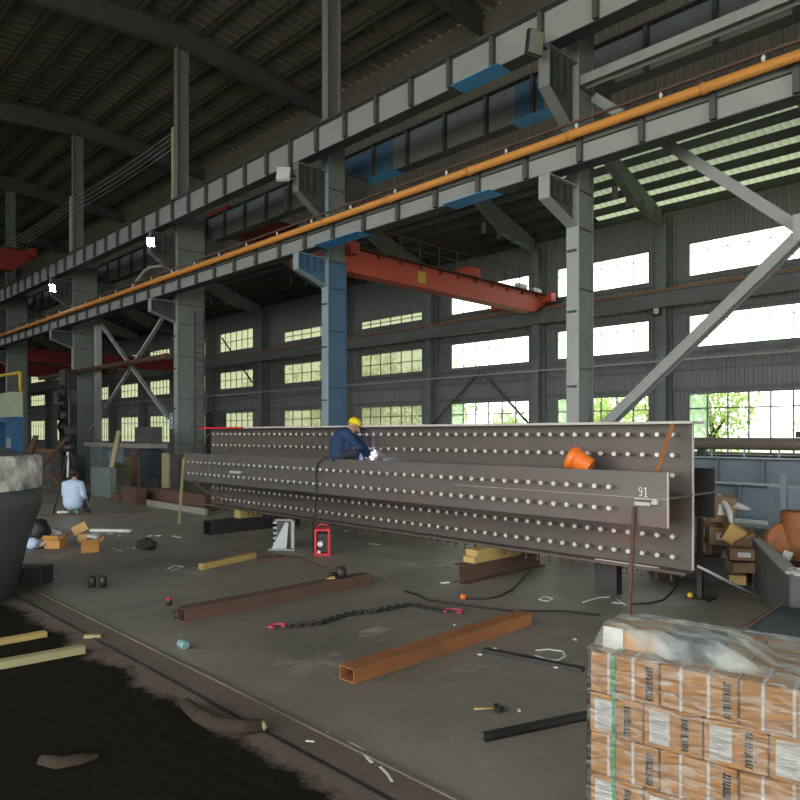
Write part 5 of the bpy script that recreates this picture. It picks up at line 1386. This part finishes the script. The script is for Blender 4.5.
# stretch film : front skirt and gathered top
def grid(name, fn, nu, nv, m, parent, lb=None):
    vs = []; fs = []
    for j in range(nv+1):
        for i in range(nu+1): vs.append(fn(i/nu, j/nv))
    for j in range(nv):
        for i in range(nu): k = j*(nu+1)+i; fs.append((k,k+1,k+nu+2,k+nu+1))
    mb = MB(); mb.v = [tuple(v) for v in vs]; mb.f = fs; mb.smooth = set(range(len(fs)))
    return mb.build(name, m, parent)
from mathutils import noise
film_g = thing('stretch_film', loc(.66,.5,.12), 'clear crinkled stretch film wrapped around the pallet of cartons', 'film')
LA = 1.345; LB_ = .79
def skirt(s, t):
    # runs round the pile : left side, front, right side, back
    per = [( -.012,LB_+.012),(-.012,-.012),(LA,-.012),(LA,LB_+.012),(-.012,LB_+.012)]
    lens = [LB_,LA,LB_,LA]; tot = sum(lens); dd_ = s*tot; k = 0
    while k < 3 and dd_ > lens[k]: dd_ -= lens[k]; k += 1
    f_ = min(1,dd_/lens[k]); a = per[k][0]+(per[k+1][0]-per[k][0])*f_; b = per[k][1]+(per[k+1][1]-per[k][1])*f_
    z = .10+t*.85
    w = noise.noise(Vector((s*26,t*9+s*14,1.3)))*.009+abs(noise.noise(Vector((s*70,t*16-s*25,4.7))))*.010
    n = [(-1,0),(0,-1),(1,0),(0,1)][k]
    return loc(a+n[0]*abs(w), b+n[1]*abs(w), z)
grid('film_skirt', skirt, 190, 42, M['film'], film_g)
def top(s, t):
    a = -.014+s*(LA+.014+.012); b = -.014+t*(LB_+.03)
    edge = min(1, min(s,1-s)/.05, min(t,1-t)/.08)
    # height follows the loose cartons
    def bump(a0,a1): u_ = max(0,min(1,(a-a0+.06)/.06))*max(0,min(1,(a1+.30-a)/.30)); return u_*u_*(3-2*u_)
    inb = max(0,min(1,(b-.05)/.05))*max(0,min(1,(.50-b)/.12))
    h = .945+inb*max(bump(.03,.55)*.10, bump(1.02,1.3)*.10, .015)
    h += (abs(noise.noise(Vector((a*5,b*9,0))))*.03 + noise.noise(Vector((a*16,b*30,2)))*.008)*edge
    if edge <= 0: h = .945
    return loc(a,b,h)
grid('film_top', top, 80, 60, M['film_top'], film_g)

# ================================================================== TREES OUTSIDE
def tree(x, y, h, seed, label):
    g = thing('tree', (x,y,-.36), label, 'tree', 'trees outside the window wall')
    rnd = random.Random(seed); m = MB()
    cs = [(x+rnd.uniform(-1.4,1.4), y+rnd.uniform(-1,1), h*rnd.uniform(.35,.95), rnd.uniform(.9,1.5)) for _ in range(9)]
    for cx_,cy_,cz_,r_ in cs:
        for _ in range(200):
            d = Vector((rnd.gauss(0,1),rnd.gauss(0,1),rnd.gauss(0,1))).normalized()*r_*rnd.uniform(.6,1)
            c = Vector((cx_,cy_,cz_))+d; q = Euler((rnd.uniform(0,6),rnd.uniform(0,6),rnd.uniform(0,6))).to_matrix()
            n = len(m.v); s_ = rnd.uniform(.07,.15)
            for p in ((-1,0,0),(0,-.5,0),(1,0,.1),(0,.5,0)): m.v.append(tuple(c+q@(Vector(p)*s_)))
            m.f.append((n,n+1,n+2,n+3))
    m.build('foliage', M['leaf'], g)
    t = MB(); t.tube([(x,y,-.36),(x+.1,y,h*.45),(x-.1,y,h*.8)], [.16,.12,.05], 8)
    for cx_,cy_,cz_,r_ in cs[:5]: t.tube([(x,y,h*.4),(cx_,cy_,cz_)], [.07,.02], 6)
    t.build('trunk', M['bark'], g)
    return g
t0 = tree(-12.2, 31.5, 4.3, 3, 'leafy green tree outside seen through the windows of the far wall')
t1 = tree(-19.5, 33.5, 4.6, 11, 'leafy green tree outside seen through the windows of the far wall')
def tcopy(src, x, y, rz, s=1.0):
    r = link_copy(src, (x,y,-.36)); r.rotation_euler = (0,0,rz); r.scale = (s,s,s); r['_o'] = (x,y,-.36)
    for ch in src.children: link_copy(ch, None, r)
for x,y,rz,s,src in ((-16.2,34,1,.95,t0),(-8.2,35,2,.8,t0),(-25.5,35,2,.8,t1),(-31.5,35,.5,1.5,t1),(-38,35,3,1.7,t1),(-46,37,4,1.6,t1),(-56,38,2,1.6,t1),(-22,40,4,1,t0)):
    tcopy(src, x, y, rz, s)

# ================================================================== LIGHT
W = bpy.data.worlds.new('sky'); SC.world = W; W.use_nodes = True
nt = W.node_tree; nt.nodes.clear(); N = nt.nodes.new
out = N('ShaderNodeOutputWorld'); bg = N('ShaderNodeBackground'); nt.links.new(bg.outputs[0], out.inputs[0])
bg.inputs[0].default_value = (.95,.98,.96,1); bg.inputs[1].default_value = 2.4
def area(name, loc_, rot, sx, sy, e, col=(1,1,1), portal=False):
    l = bpy.data.lights.new(name, 'AREA'); l.shape = 'RECTANGLE'; l.size = sx; l.size_y = sy; l.energy = e; l.color = col
    if portal: l.cycles.is_portal = True
    o = bpy.data.objects.new(name, l); COL.objects.link(o); o.location = loc_; o.rotation_euler = rot; return o
# daylight through the window wall (portals sample the sky)
for z0_, z1_ in ((1.3,3.54),(5.2,6.5),(7.9,9.2)):
    area('window_portal', (-22,YN+.15,(z0_+z1_)/2), (-PI/2,0,0), 68, z1_-z0_, 1, portal=True)
# daylight through the big doors and clerestory behind the viewer
area('door_daylight', (-4,YS-.5,4.0), (PI/2,0,0), 21, 7.6, 850, (1.0,.96,.88))
area('high_window_daylight', (-8,YS-.5,11), (PI/2,0,0), 36, 2.8, 450, (1.0,.97,.92))
area('east_door_daylight', (XE+.5,-1,3.7), (PI/2,0,PI/2), 15, 7, 420, (1.0,.98,.93))

sun = bpy.data.lights.new('added_sun','SUN'); sun.energy = 5; sun.angle = math.radians(12); sun.color = (1,.96,.88)  # sun added under the overcast sky to brighten the trees and bounce light indoors
so = bpy.data.objects.new('added_sun', sun); COL.objects.link(so); so.rotation_euler = Vector((.35,.9,-1.75)).to_track_quat('-Z','Y').to_euler()
# ================================================================== CAMERA
cd = bpy.data.cameras.new('camera'); cam = bpy.data.objects.new('camera', cd); COL.objects.link(cam)
cd.sensor_fit = 'HORIZONTAL'; cd.sensor_width = 36; cd.lens = FP/800*36
cd.shift_y = (HY-400)/800
cam.location = (0,0,H)
cam.rotation_euler = (PI/2, 0, math.atan2(FY,FX)-PI/2)
cd.clip_end = 400
SC.camera = cam
SC.view_settings.view_transform = 'Standard'; SC.view_settings.look = 'None'; SC.view_settings.gamma = 1; SC.view_settings.use_curve_mapping = False
SC.view_settings.exposure = 0.9
SC.cycles.max_bounces = 8; SC.cycles.diffuse_bounces = 4; SC.cycles.transparent_max_bounces = 16; SC.cycles.sample_clamp_indirect = 6
# tidy helper property
for o in COL.objects:
    if '_o' in o: del o['_o']
